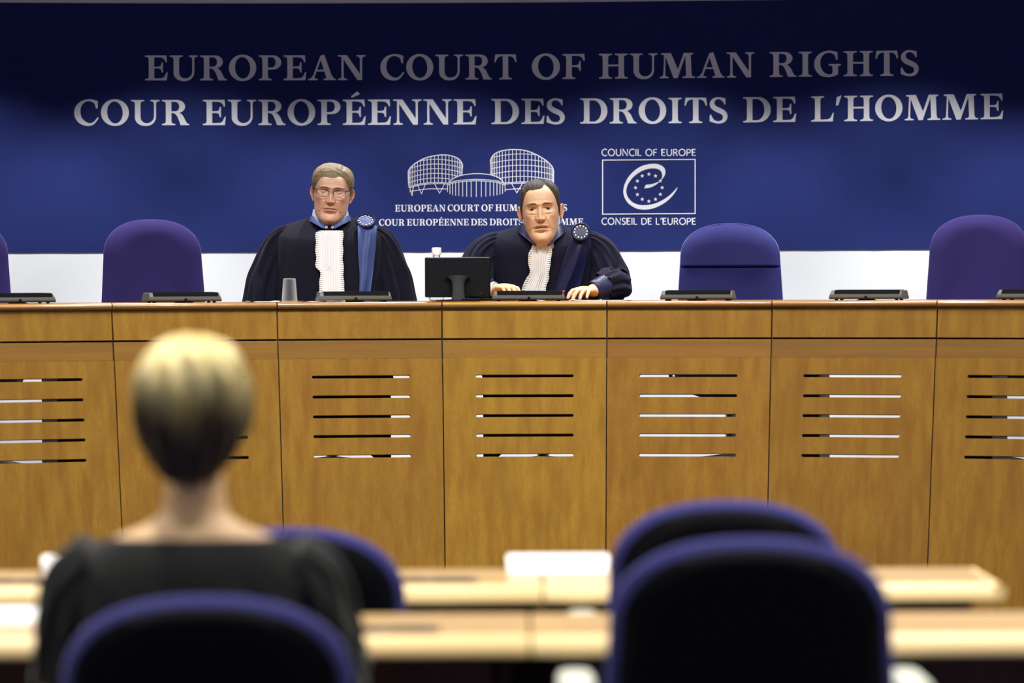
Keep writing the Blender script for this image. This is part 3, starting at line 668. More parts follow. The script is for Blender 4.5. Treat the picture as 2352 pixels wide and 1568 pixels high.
    b = MB().box(-0.035, 0.035, 0.10, 0.225, seat_z-0.085, seat_z-0.070).box(-0.035, 0.035, 0.215, 0.235, seat_z-0.085, seat_z+0.20); b.build('back_bracket', M['grey_plastic'], t, bevel=0.004)
    if arms:
        for sx in (-1, 1):
            x = sx*(hb+0.035)
            b = MB(); P = []
            for yy in np.linspace(-0.17, 0.13, 9):
                k = 1-abs((yy+0.02)/0.15)**6*0.35
                P.append([(x+0.032*k*math.copysign(abs(math.cos(a))**.6, math.cos(a)), yy, seat_z+0.205+0.016*k*math.copysign(abs(math.sin(a))**.6, math.sin(a))) for a in np.linspace(0, 2*PI, 16, endpoint=False)])
            b.grid(P, closed_v=True); b.f += [tuple(range(15, -1, -1)), tuple(range(8*16, 9*16))]; b.mi += [0, 0]
            b.build('arm_pad', M['arm_pad'], t, smooth=60)
            MB().tube([(x, -0.02, seat_z+0.19), (x, -0.02, seat_z+0.02), (x*0.93, -0.02, seat_z-0.075), (x*0.3, -0.02, seat_z-0.08)], 0.013, 10).build('arm_bracket', M['grey_plastic'], t)
    MB().tube([(0, -0.02, 0.09), (0, -0.02, seat_z-0.07)], 0.026, 14, roundcap=False).build('gas_column', M['metal'], t)
    for i in range(5):
        a = i*2*PI/5+0.3; dx, dy = math.cos(a), math.sin(a)
        MB().tube([(0.02*dx, -0.02+0.02*dy, 0.10), (0.15*dx, -0.02+0.15*dy, 0.088), (0.29*dx, -0.02+0.29*dy, 0.068)], [0.024, 0.020, 0.014], 10).build('foot_arm', M['grey_plastic'], t)
        b = MB(); cx, cy = 0.28*dx, -0.02+0.28*dy
        P = [[(cx-dy*o+0.027*math.cos(u)*dx*r, cy+dx*o+0.027*math.cos(u)*dy*r, 0.0275+0.027*math.sin(u)*r) for u in np.linspace(0, 2*PI, 14, endpoint=False)] for o, r in ((-0.02, .7), (-0.018, 1), (-0.004, 1), (-0.003, .8), (0.003, .8), (0.004, 1), (0.018, 1), (0.02, .7))]
        b.grid(P, closed_v=True); b.f += [tuple(range(13, -1, -1)), tuple(range(7*14, 8*14))]; b.mi += [0, 0]; b.build('caster', M['grey_plastic'], t)
    return t
GJ = 'high-backed chairs behind the bench'; GF = 'audience chairs at the tables'
def jchair(px, py_top, Y, rz, label, **kw):
    p = at(px, py_top, Y+0.22); make_chair(label, GJ, (p.x, Y, DAIS), rz, total=p.z-DAIS, **dict(dict(dome=0.17, taper=0.90, seat_z=0.52), **kw))
jchair(-72, 505, 16.0, 0.20, 'empty violet chair cut off by the left edge behind the bench', width=0.47)
jchair(374, 505, 16.05, 0.22, 'empty violet chair left of the judge with spectacles', width=0.475)
jchair(1671, 514, 15.95, -0.05, 'empty blue chair with a seam across its back, right of the speaking judge', width=0.48, blue='chair_blue2', crease=True, dome=0.16)
jchair(2224, 495, 15.95, -0.22, 'tallest empty violet chair, near the right edge behind the bench', width=0.475)

# ------------------------------------------------------------------ tables for the audience
def table(label, x0, x1, yf, yb, zt=0.74, th=0.036, round_r=False):
    t = thing('table', ((x0+x1)/2, (yf+yb)/2, 0), label, 'table', 0, 'rows of audience tables')
    W, D = (x1-x0)/2, (yb-yf)/2
    MB().box(-W, W, -D+0.022, D, zt-th+0.004, zt).build('table_top', M['table_top'], t, bevel=0.001)
    b = MB(); prof = [(-D+0.0215, zt-th), (-D+0.002, zt-th), (-D-0.002, zt-th+0.003), (-D-0.002, zt-th+0.008), (-D+0.0005, zt-0.020), (-D+0.004, zt-0.012), (-D+0.009, zt-0.005), (-D+0.0145, zt-0.001), (-D+0.0215, zt)]
    b.grid([[(-W, y, z), (W, y, z)] for y, z in prof], closed_u=True); n = len(prof); b.f += [tuple(range(0, 2*n, 2)), tuple(range(2*n-1, 0, -2))]; b.mi += [0, 0]
    b.build('front_lipping', M['table_edge'], t, smooth=50)
    MB().box(-W, W, D-0.04, D-0.02, 0.0, zt-th+0.004).build('modesty_panel', M['dark_wood'], t, bevel=0.001)
    MB().box(-W+0.05, W-0.05, -D+0.10, -D+0.12, zt-th-0.07, zt-th+0.004).build('front_rail', M['dark_wood'], t, bevel=0.001)
    for sx in (-1, 1):
        MB().box(sx*(W-0.05)-0.015, sx*(W-0.05)+0.015, -D+0.10, D-0.041, 0.0, zt-th+0.004).build('side_board', M['dark_wood'], t, bevel=0.001)
    if round_r:
        b = MB(); b.tube([(W+0.006, -D+0.006, zt-th/2), (W+0.006, D-0.006, zt-th/2)], th/2, 14, roundcap=False); b.build('end_cap', M['table_edge'], t)
    return t
YN0, YN1, YF0, YF1 = 6.40, 6.85, 7.47, 7.90
table('near table section that stretches away to the left, in front of the blonde woman', -2.1, 0.028, YN0, YN1)
table('near table section on the right, in front of the large blue chair', 0.033, 2.2, YN0, YN1)
table('far table section that stretches away to the left', -2.1, 0.058, YF0, YF1)
table('far table section ending in a metal-capped edge before the bench on the right', 0.063, 0.975, YF0, YF1, round_r=True)
# flush grey panels let into the table tops
def inset(px, yfront, label, w=0.10):
    y = yfront+0.12; p = at(px, 1300, y)
    o = MB(); o.box(-w, w, -0.045, 0.045, 0, 0.004).box(-w*0.85, -w*0.1, -0.03, 0.03, 0.004, 0.006, 1).box(w*0.1, w*0.85, -0.03, 0.03, 0.004, 0.006, 1)
    ob = o.build('control_panel', [M['console'], M['grey_plastic']], None, bevel=0.001); ob.location = (p.x, y, 0.74)
    tag(ob, label, 'panel', 'flat control panels on the tables')
inset(40, YF0, 'flat grey control panel on the far table at the left edge')
inset(985, YF0, 'flat grey control panel on the far table right of the woman')
inset(880, YN0, 'flat grey control panel on the near table right of the woman')
# white name plates: folded card with a rounded face
def plate(px0, px1, py0, y, label):
    a = at(px0, py0, y); b_ = at(px1, py0, y); w = (b_.x-a.x)/2; h = a.z-0.741
    b = MB(); v, f = fill2d([smooth_curve([(-w+.004, 0), (w-.004, 0)], 2)+arc(w-.008, h-.008, .008, .008, 0, 90, 5)+arc(-w+.008, h-.008, .008, .008, 90, 180, 5)], 0.002)
    for s in (-1, 1): b.add([(p[0], s*(0.03*(1-p[1]/h)+0.001)+p[2], p[1]*0.999) for p in v], f)
    ob = b.build('name_plate', M['paper'], None, smooth=30); ob.location = ((a.x+b_.x)/2, y, 0.7405)
    tag(ob, label, 'name plate', 'white name plates on the tables')
plate(96, 192, 1273, YF1-0.06, 'short white name plate on the far table left of the woman')
plate(1163, 1400, 1271, YF1-0.06, 'long white name plate on the far table beside the blue chairs')
plate(-60, 140, 1393, YN1-0.08, 'white name plate on the near table at the left edge')
# audience chairs, seen from behind
def fchair(px, py_top, Y, width, label, **kw):
    p = at(px, py_top, Y); make_chair(label, GF, (p.x, Y+0.22, 0), PI, total=p.z, width=width, blue='chair_blue2', recline=0.05, dome=0.15, **kw)
fchair(1725, 1237, 5.99, 0.490, 'large blue and black chair in the right foreground, nearest the camera', seat_z=0.47)
fchair(1668, 1152, 7.18, 0.480, 'blue and black chair standing behind the large one, at the far table', seat_z=0.47)
fchair(472, 1371, 5.80, 0.490, 'blue and black chair the blonde woman sits in', seat_z=0.43)
fchair(662, 1214, 7.18, 0.480, 'blue and black chair half hidden beyond the blonde woman\'s shoulder', seat_z=0.43)

# ------------------------------------------------------------------ things on the bench
def on_bench(px, dy):
    """bench-top point dy metres behind the front edge, in picture column px"""
    th = 0.0
    for _ in range(30):
        x, y, z = bench_pt(th, BR+dy, ZT); q = at(px, 690, y); th += (q.x-x)/BR
    return Vector((x, y, ZT)), th
def console(px, label, red=False, w=0.147):
    p, th = on_bench(px, 0.12); t = thing('microphone_console', p, label, 'console', -th, 'grey microphone consoles on the bench')
    b = MB(); h = 0.040; pts = []
    for z, k, y0, y1 in ((0.005, 1.0, -0.085, 0.085), (0.012, 1.0, -0.088, 0.088), (0.024, 0.975, -0.084, 0.087), (h, 0.955, -0.060, 0.085)):
        pts.append([(-w*k, y0, z), (w*k, y0, z), (w*k, y1, z), (-w*k, y1, z)])
    b.grid(pts, closed_v=True); b.f += [(3, 2, 1, 0), (12, 13, 14, 15)]; b.mi += [0, 0]
    b.build('casing', M['console'], t, smooth=30, bevel=0.003)
    # black strip along the sloping upper front
    b = MB(); z0, z1 = 0.0262, 0.0392
    yy = lambda z: -0.084+(z-0.024)/(h-0.024)*0.024
    b.hexa([(-w*0.86, yy(z0)-0.003, z0), (w*0.92, yy(z0)-0.003, z0), (w*0.92, yy(z0)+0.002, z0), (-w*0.86, yy(z0)+0.002, z0),
            (-w*0.86, yy(z1)-0.003, z1+.002), (w*0.92, yy(z1)-0.003, z1+.002), (w*0.92, 0.05, z1+0.003), (-w*0.86, 0.05, z1+0.003)])
    b.build('display_strip', M['matt_black'], t, smooth=30, bevel=0.001)
    b = MB().tube([(0.002, -0.090, 0.008), (0.002, -0.090, 0.016)], 0.0042, 12).tube([(0.002, -0.088, 0.006), (0.002, -0.088, 0.0155)], 0.0055, 12); b.build('socket', M['black_plastic'], t)
    MB().lathe([(0.040, 0.0), (0.040, 0.002), (0.030, 0.005), (0.012, 0.006)], 24, c=(0.0, -0.06, 0), ay=0.5).build('microphone_foot', M['black_plastic'], t)
    for sx in (-1, 1):
        for y in (-0.06, 0.06):
            MB().lathe([(0.007, 0.0), (0.007, 0.006)], 12, c=(sx*w*0.82, y, 0)).build('foot', M['grey_plastic'], t)
    if red: MB().box(w*0.93, w*0.985, -0.075, -0.050, 0.036, 0.0425).build('red_lamp', M['red_led'], t, bevel=0.001)
    return t
console(32, 'grey microphone console at the left edge of the bench')
console(417, 'grey microphone console before the empty chair left of the spectacled judge')
console(812, 'grey microphone console before the judge with spectacles')
console(1214, 'grey microphone console between the speaking judge\'s hands', red=True)
console(1604, 'grey microphone console before the chair with a seam across its back')
console(1996, 'grey microphone console standing alone against the white wall')
console(2384, 'grey microphone console cut off by the right edge')
# inverted plastic cup
p, th = on_bench(665, 0.05)
cup = MB(); prof = []
H = 0.0935; r0, r1 = 0.0315, 0.0245
prof = [(r0+0.0015, 0.0), (r0+0.002, 0.003), (r0, 0.004)]
for i in range(1, 30):
    z = H*i/30; rr = r0+(r1-r0)*z/H+(0.00055 if i % 2 else 0)*(1 if 0.25 < z/H < 0.86 else 0); prof.append((rr, z))
prof += [(r1, H-0.002), (r1-0.002, H), (0.001, H-0.001)]
inner = [(max(r-0.0009, 0.0008), z-(0.001 if z > H-0.004 else 0)) for r, z in prof[::-1]]
o = cup.lathe(prof+inner, 40).build('plastic_cup', M['cup'], None, smooth=60); o.location = p+Vector((0, 0, 0.0015))
tag(o, 'clear ribbed plastic cup standing upside down before the judge with spectacles', 'cup')
# monitor seen from behind
p, th = on_bench(1052, 0.10); t = thing('monitor', p, 'black monitor seen from behind, next to the speaking judge', 'monitor', -th+0.03)
def rbox(b, w, h, y0, y1, zc, r=0.006, k=0.96, mi=0):
    o = lambda kk: arc(w*kk-r, h*kk-r, r, r, 0, 90, 4)+arc(-w*kk+r, h*kk-r, r, r, 90, 180, 4)+arc(-w*kk+r, -h*kk+r, r, r, 180, 270, 4)+arc(w*kk-r, -h*kk+r, r, r, 270, 360, 4)
    rows = [[(x, yy, zc+z) for x, z in o(kk)] for kk, yy in ((k, y0), (1, y0+0.006), (1, y1))]
    n = len(rows[0]); s = len(b.v); b.grid(rows, mi, closed_v=True); b.f += [tuple(range(s+n-1, s-1, -1)), tuple(range(s+2*n, s+3*n))]; b.mi += [mi, mi]
b = MB(); rbox(b, 0.1315, 0.081, 0.0, 0.028, 0.0975); b.build('housing', M['black_plastic'], t, smooth=40)
b = MB(); rbox(b, 0.127, 0.076, 0.028, 0.0285, 0.0975, k=1.0); b.build('screen', M['pupil'], t, smooth=40)
for xx in (-0.105, -0.05, 0.05, 0.105):
    for zz in (0.17, 0.026): MB().lathe([(0.0022, 0), (0.0022, 0.001)], 8, c=(0, 0, 0)).xf(lambda q: Vector((q.x+xx, -0.0005-q.z, q.y+zz))).build('screw_hole', M['pupil'], t)
# stand: curved neck flaring to a crescent, oval foot
b = MB(); rows = []
for s in np.linspace(0, 1, 14):
    z = 0.004+0.096*s; hwid = 0.029-0.004*math.sin(s*PI)+0.022*max(0, (s-0.72)/0.28)**2.2
    y = -0.030+0.020*s
    rows.append([(hwid*math.cos(a), y-0.010*math.sin(a), z+(0.006*(1-(math.cos(a))**2) if s > .9 else 0)) for a in np.linspace(0, 2*PI, 20, endpoint=False)])
b.grid(rows, closed_v=True); b.f += [tuple(range(19, -1, -1)), tuple(range(13*20, 14*20))]; b.mi += [0, 0]; b.build('stand_neck', M['grey_plastic'], t, smooth=60)
MB().lathe([(0.090, 0.0), (0.090, 0.003), (0.082, 0.006), (0.03, 0.009)], 36, c=(0, 0.01, 0), ay=0.75).build('stand_foot', M['black_plastic'], t)
MB().box(0.0905, 0.093, -0.0012, 0, 0.044, 0.0465).build('power_lamp', M['dark_frame'], t)
MB().box(0.087, 0.096, -0.001, 0, 0.034, 0.0355).build('printed_mark', M['console'], t)
MB().box(0.055, 0.085, 0.004, 0.02, 0.006, 0.018).build('connector', M['black_plastic'], t, bevel=0.001)
# cable trailing from the monitor to the console
pts = []
for px, dz in ((1050, 0.012), (1085, 0.010), (1120, 0.0095), (1160, 0.011), (1190, 0.015), (1206, 0.013), (1216, 0.006), (1226, 0.0035)):
    q, _ = on_bench(px, 0.055 if px > 1075 else 0.07); pts.append(q+Vector((0, 0, dz)))
q0, _ = on_bench(1052, 0.10)
o = MB().tube([tuple(v) for v in smooth_curve([tuple(v) for v in pts], 6)], 0.0026, 10)
o.xf(lambda v: v-q0); o = o.build('cable', M['black_plastic'], None); o.location = q0
tag(o, 'black cable running along the bench from the monitor foot', 'cable')
# water bottle behind the monitor
p, th = on_bench(1003, 0.22); t = thing('water_bottle', p, 'clear water bottle with a white cap behind the monitor', 'bottle')
hb = at(1003, 568, p.y).z-ZT; nz = hb-0.030
prof = [(0.001, 0.004), (0.018, 0.0), (0.029, 0.003), (0.031, 0.012)]
for i in range(1, 16): prof.append((0.031-0.0018*(i % 2), 0.012+(nz-0.075)*i/15))
prof += [(0.030, nz-0.050), (0.024, nz-0.030), (0.0165, nz-0.014), (0.0135, nz-0.004), (0.0135, nz+0.004)]
inn = [(max(r-0.0012, 0.0005), z+(0.001 if z < .01 else 0)) for r, z in prof[::-1]]
MB().lathe(prof+inn, 32).build('bottle_body', M['clear'], t, smooth=60)
b = MB(); rows = []
for r, z in ((0.0155, nz-0.001), (0.0190, nz), (0.0190, nz+0.026), (0.0175, nz+0.0295), (0.002, nz+0.030)):
    rows.append([((r+0.0004*(i % 2))*math.cos(a), (r+0.0004*(i % 2))*math.sin(a), z) for i, a in enumerate(np.linspace(0, 2*PI, 48, endpoint=False))])
b.grid(rows, closed_v=True); b.f.append(tuple(range(47, -1, -1))); b.mi.append(0); b.build('cap', M['cap'], t, smooth=40)
# loose papers
def paper(px0, px1, d0, d1, label, lift=0.0008, sheets=3):
    a, th = on_bench((px0+px1)/2, d0); w = (on_bench(px1, d0)[0]-on_bench(px0, d0)[0]).length/2
    b = MB()
    for s in range(sheets):
        rows = []
        for u in np.linspace(-1, 1, 12):
            rows.append([(u*w+0.004*s, v*(d1-d0)+0.003*s, lift*(s+1)+0.0022*(s+1)*max(0, abs(u)-0.75)*2) for v in (0, 0.5, 1)])
        b.grid(rows); b.grid([[(x, y, z-0.0006) for x, y, z in r] for r in rows])
    o = b.build('papers', M['paper'], None, smooth=30); o.location = a; o.rotation_euler = (0, 0, -th); tag(o, label, 'papers', 'white papers lying on the bench')
paper(572, 640, 0.02, 0.2, 'thin white papers left of the upturned cup')
paper(692, 788, 0.012, 0.2, 'thin white papers between the cup and the console')
paper(1305, 1445, 0.03, 0.25, 'white papers under the speaking judge\'s left hand')

# ------------------------------------------------------------------ heads
# rows: z, front y, back y, half width   (chin at z=0, crown at 0.237, face towards -y)
HEAD_ROWS = [(-0.125, -0.046, 0.076, 0.060), (-0.10, -0.045, 0.075, 0.059), (-0.06, -0.042, 0.072, 0.058), (-0.030, -0.045, 0.074, 0.0585), (-0.014, -0.058, 0.077, 0.052),
 (-0.004, -0.078, 0.080, 0.044), (0.004, -0.091, 0.082, 0.041), (0.018, -0.0975, 0.086, 0.0485), (0.043, -0.095, 0.092, 0.0590), (0.065, -0.097, 0.098, 0.0658), (0.090, -0.0975, 0.102, 0.0718),
 (0.115, -0.095, 0.104, 0.0762), (0.140, -0.094, 0.105, 0.0785), (0.160, -0.097, 0.105, 0.0780), (0.180, -0.094, 0.102, 0.0760), (0.200, -0.084, 0.094, 0.0705), (0.217, -0.065, 0.079, 0.059), (0.229, -0.040, 0.055, 0.041), (0.2355, -0.016, 0.028, 0.021), (0.2372, 0.002, 0.008, 0.003)]
class Head:
    def __init__(s, jaw=1.0, width=1.0, neck=1.0, lipz=0.0, mouth_open=0.0, nose=1.0, bags=1.0, brow=1.0, smooth_old=1.0, jowl=0.0, long=0.0):
        s.rows = np.array(HEAD_ROWS); s.p = dict(jaw=jaw, width=width, mouth_open=mouth_open, nose=nose, bags=bags, brow=brow, jowl=jowl)
        r = s.rows
        r[:, 3] *= np.where(r[:, 0] < -0.025, neck, width)
        low = np.exp(-((r[:, 0]-0.020)/0.045)**2)*(r[:, 0] > -0.012); r[:, 3] *= 1+low*(jaw-1)
        hi = r[:, 0] > 0.155; r[hi, 0] = 0.155+(r[hi, 0]-0.155)*(1+long)
        dense = smooth_curve([tuple(q) for q in r], 14); d = np.array(dense)
        # resample evenly along the profile
        seg = np.hypot(np.diff(d[:, 0]), np.diff(d[:, 1])*0.7); t = np.concatenate([[0], np.cumsum(seg)]); k = 210
        s.prof = np.array([np.interp(np.linspace(0, t[-1], k), t, d[:, i]) for i in range(4)]).T
        ft = s.prof[:, 0] > 0.004
        s.fz = s.prof[ft]
    def bumps(s, x, z):
        p = s.p; g = lambda cx, cz, sx, sz: np.exp(-((x-cx)/sx)**2-((z-cz)/sz)**2)
        g2 = lambda cx, cz, sx, sz: np.exp(-((np.abs(x)-cx)/sx)**2-((z-cz)/sz)**2)
        b = np.zeros_like(x)
        # nose: ridge growing from bridge to tip
        tz = np.clip((0.150-z)/(0.150-0.099), 0, 1); ridge = (0.0045+0.0215*tz**1.25)*p['nose']
        fall = sstep(0.086, 0.0985, z)*sstep(0.168, 0.140, z); sig = 0.0068+0.0055*tz
        b += ridge*fall*np.exp(-(x/sig)**2)
        b += 0.0065*p['nose']*g(0, 0.1005, 0.0105, 0.0085)
        b += 0.0105*p['nose']*g2(0.0145, 0.0975, 0.0062, 0.0068)
        b -= 0.0060*g2(0.0085, 0.0885, 0.0042, 0.0026)
        b -= 0.0035*g2(0.0235, 0.0985, 0.0035, 0.008)
        # eye sockets, brow, bags
        b -= 0.0135*g2(0.0325, 0.1395, 0.0150, 0.0105); b -= 0.006*g2(0.017, 0.1425, 0.008, 0.009)
        b += 0.0058*p['brow']*g2(0.030, 0.1585, 0.020, 0.0065); b += 0.003*g(0, 0.158, 0.012, 0.008)
        b += 0.0042*p['bags']*g2(0.0325, 0.1235, 0.0125, 0.0042); b -= 0.0028*p['bags']*g2(0.0335, 0.1155, 0.014, 0.0028)
        b += 0.0050*g2(0.050, 0.112, 0.016, 0.013)
        # cheeks and folds from nose to mouth
        t = np.clip((0.100-z)/0.045, 0, 1); fx = 0.0215+0.0150*t
        band = sstep(0.050, 0.058, z)*sstep(0.106, 0.098, z)
        b -= 0.0042*band*np.exp(-((np.abs(x)-fx)/0.0032)**2); b += 0.0038*band*np.exp(-((np.abs(x)-fx-0.009)/0.0075)**2)
        # mouth
        mo = p['mouth_open']
        zl = 0.0665-0.0035*(np.abs(x)/0.026)**2
        inx = np.exp(-(x/0.0275)**6)
        b += 0.0060*np.exp(-((z-zl-0.0058-mo*0.2)/0.0044)**2)*np.exp(-(x/0.022)**2)
        b += 0.0062*np.exp(-((z-zl+0.0068+mo)/0.0050)**2)*np.exp(-(x/0.020)**2)
        b -= (0.0062+mo*1.6)*np.exp(-((z-zl+mo*0.5)/(0.0017+mo*0.55))**2)*inx
        b += 0.0040*np.exp(-(x/0.026)**2-((z-0.068)/0.017)**2)
        b -= 0.0016*g(0, 0.0800, 0.0035, 0.007)
        b -= 0.0050*g(0, 0.0455, 0.020, 0.0055)
        b += 0.0065*g(0, 0.022, 0.019, 0.0135)
        b -= 0.0035*g2(0.030, 0.054, 0.0035, 0.012)*1.0
        b += 0.0040*p['jowl']*g2(0.040, 0.030, 0.016, 0.018)
        for zz, a in ((0.173, .0007), (0.181, .0008), (0.189, .0006)): b -= a*np.exp(-((z-zz-0.002*np.cos(x*60))/0.0013)**2)*np.exp(-(x/0.035)**4)
        b -= 0.0012*g2(0.0055, 0.160, 0.0016, 0.010)
        return b
    def section(s, z):
        z = np.clip(z, s.fz[0, 0], s.fz[-1, 0]); return [np.interp(z, s.fz[:, 0], s.fz[:, i]) for i in (1, 2, 3)]
    def front(s, x, z, off=0.0):
        """y of the face surface (scalar or array)"""
        x = np.asarray(x, float); z = np.asarray(z, float); F, B, W = s.section(z); cy = 0.006
        k = np.clip(1-np.abs(x/W)**2.25, 0, 1)**(1/2.25)
        return cy-(cy-F)*k-s.bumps(x, z)*sstep(0.15, 0.45, k)-off
    def grid(s, nphi=240):
        pr = np.linspace(-PI, PI, nphi, endpoint=False); phi = pr-0.5*np.sin(pr); n = 2.25
        sn, cs = np.sin(phi), np.cos(phi); ax = np.sign(sn)*np.abs(sn)**(2/n); ay = np.abs(cs)**(2/n)
        Z = s.prof[:, 0][:, None]*np.ones_like(phi)[None]; F = s.prof[:, 1][:, None]; B = s.prof[:, 2][:, None]; W = s.prof[:, 3][:, None]
        cy = 0.006; X = W*ax[None]; Y = np.where(cs[None] > 0, cy-(cy-F)*ay[None], cy+(B-cy)*ay[None])
        wt = sstep(0.15, 0.45, np.clip(cs, 0, 1)**(2/n))[None]*sstep(-0.008, 0.006, Z)
        Y = Y-s.bumps(X, Z)*wt
        s.PHI = np.abs(phi)[None]*np.ones_like(Z); s.SPHI = phi[None]*np.ones_like(Z)
        P = np.stack([X, Y, Z], -1); s.P = P
        du = np.gradient(P, axis=0); dv = np.roll(P, -1, 1)-np.roll(P, 1, 1); Nn = np.cross(dv, du); Nn /= np.linalg.norm(Nn, axis=-1, keepdims=True)+1e-12
        if Nn[100, 0].dot(P[100, 0]-np.array([0, 0, P[100, 0, 2]])) < 0: Nn = -Nn
        s.Nrm = Nn; return P
def rot3(pitch, yaw, roll):
    return Matrix.Rotation(yaw, 3, 'Z') @ Matrix.Rotation(roll, 3, 'Y') @ Matrix.Rotation(pitch, 3, 'X')
class Pose:
    """head space -> room; the neck below the jaw follows only partly"""
    def __init__(s, loc, scale, pitch, yaw, roll, neck_to=None, face=1):
        s.loc = Vector(loc); s.k = scale; s.R = rot3(pitch, yaw, roll); s.piv = Vector((0, 0.02, 0.0)); s.neck_to = Vector(neck_to) if neck_to else Vector((0, 0, 0))
    def __call__(s, p):
        p = Vector(p); q = s.R @ (p-s.piv)+s.piv
        if p.z < -0.005:
            t = float(sstep(-0.10, -0.005, p.z)); d = s.neck_to*(1-t); q = p*(1-t)+q*t+d
        return s.loc+q*s.k
    def arr(s, P):
        sh = P.shape; return np.array([tuple(s(q)) for q in P.reshape(-1, 3)]).reshape(sh)
def ear(b, side, mi=0, ang=34):
    """ear in head space: thin bowl with a rolled rim"""
    c = Vector((side*0.0775, 0.010, 0.118)); R = Matrix.Rotation(side*math.radians(-ang), 3, 'Z') @ Matrix.Rotation(math.radians(-10), 3, 'X')
    rows = []
    for r, dx in ((0.02, 0.002), (0.35, 0.001), (0.62, 0.004), (0.80, 0.009), (0.92, 0.0125), (1.0, 0.0115), (1.02, 0.008), (0.92, 0.004), (0.7, -0.001), (0.45, -0.008), (0.1, -0.012)):
        row = []
        for a in np.linspace(0, 2*PI, 32, endpoint=False):
            yy = 0.0175*math.cos(a)*r*(1+0.18*math.sin(a)); zz = 0.032*math.sin(a)*r
            lob = 0.75 if a > PI else 1.0
            q = Vector((side*dx*(1-0.35*max(0, -math.sin(a))), yy*lob, zz)); row.append(tuple(c+R @ q))
        rows.append(row)
    b.grid(rows, mi, closed_v=True)
def lids(b, H, side, up, low, r=0.0130, cy=-0.0700):
    c = np.array([side*0.0325, cy, 0.1385])
    for e0, e1 in ((math.radians(100), math.radians(up)), (math.radians(-100), math.radians(low))):
        rows = []
        for i, e in enumerate(np.linspace(e0, e1, 10)):
            row = []
            for a in np.linspace(-1.45, 1.45, 22):
                ee = e if i < 9 else e
                edge = (e1 > 0 or e0 > 0)
                sag = 1-abs(a/1.5)**2*0.55
                el = e0+(e*1.0-e0) if True else e
                el = e0+(el-e0)*(1 if True else sag)
                if e0 > 0: el = el+(1-sag)*(math.radians(-8)-el)*(i/9)**2
                else: el = el+(1-sag)*(math.radians(-8)-el)*(i/9)**2
                row.append(tuple(c+r*np.array([math.cos(el)*math.sin(a)*1.12, -math.cos(el)*math.cos(a), math.sin(el)])))
            rows.append(row)
        inn = [tuple(c+(np.array(q)-c)*0.93) for q in rows[-1]]
        b.grid(rows+[inn])
def eyeball(parent, pose, side, gaze=(0, 0), cy=-0.0700):
    b = MB(); c = Vector((side*0.0325, cy, 0.1385)); r = 0.0123; rows = []
    R = Matrix.Rotation(gaze[0], 3, 'Z') @ Matrix.Rotation(gaze[1], 3, 'X')
    angs = [0.02, 0.10, 0.19, 0.20, 0.34, 0.48, 0.50, 0.8, 1.2, 1.6, 2.2, 3.1]
    for t in angs:
        rr = r+(0.0005 if t < 0.49 else 0)
        rows.append([tuple(pose(c+R @ Vector((rr*math.sin(t)*math.cos(a), -rr*math.cos(t), rr*math.sin(t)*math.sin(a))))) for a in np.linspace(0, 2*PI, 24, endpoint=False)])
    b.grid(rows, closed_v=True); b.f.append(tuple(range(24))); b.mi.append(2)
    for i in range(len(angs)-1):
        m = 2 if angs[i+1] < 0.195 else (1 if angs[i+1] < 0.49 else 0)
        for j in range(24): b.mi[i*24+j] = m
    return b.build('eye', [M['sclera'], M['iris'], M['pupil']], parent, smooth=60, world=True)
def hair_cap(H, pose, line, thick, parent, m, ridge=None, name='hair'):
    """shell over the scalp above a hairline; line(phi signed) -> z, thick(P) -> metres"""
    P, Nn = H.P, H.Nrm; zl = line(H.SPHI); d = P[..., 2]-zl
    T = thick(P, H.SPHI)*sstep(-0.004, 0.030, d)-0.0012
    if ridge is not None: T = T+ridge(P, H.SPHI)*sstep(0.0, 0.015, d)
    Q = P+Nn*T[..., None]; keep = d > -0.005
    nu, nv = d.shape; idx = -np.ones((nu, nv), int); b = MB()
    need = np.zeros((nu, nv), bool); quads = []
    for i in range(nu-1):
        for j in range(nv):
            j2 = (j+1) % nv
            if keep[i, j] and keep[i+1, j] and keep[i, j2] and keep[i+1, j2]: quads.append(((i, j), (i, j2), (i+1, j2), (i+1, j)))
    vm = {}
    for q in quads:
        f = []
        for ij in q:
            if ij not in vm: vm[ij] = len(b.v); b.v.append(tuple(pose(Q[ij])))
            f.append(vm[ij])
        b.f.append(tuple(f)); b.mi.append(0)
    top = max(i for i, _ in vm); b.f.append(tuple(vm[(top, j)] for j in range(nv))); b.mi.append(0)
    return b.build(name, m, parent, smooth=180, world=True)
def brow_strip(H, pose, parent, m, side, x0=0.014, x1=0.053, zc=0.1595, arch=0.004, w=0.0042, off=0.0012, seed=1):
    r = random.Random(seed+side); rows = []
    for u in np.linspace(0, 1, 26):
        x = x0+(x1-x0)*u; ww = w*(0.55+0.9*math.sin(PI*min(1, u*1.1+.12))**0.8)*(1-0.6*u**4); z = zc+arch*math.sin(PI*(u*0.8+.1))-0.003*u; row = []
        for v in np.linspace(-1, 1, 9):
            zz = z+v*ww; o = off*(1-v*v)**0.5+r.uniform(-.0003, .0004)
            row.append(tuple(pose((side*x, float(H.front(side*x, zz, o)), zz))))
        rows.append(row)
    MB().grid(rows).build('eyebrow', m, parent, smooth=180, world=True)
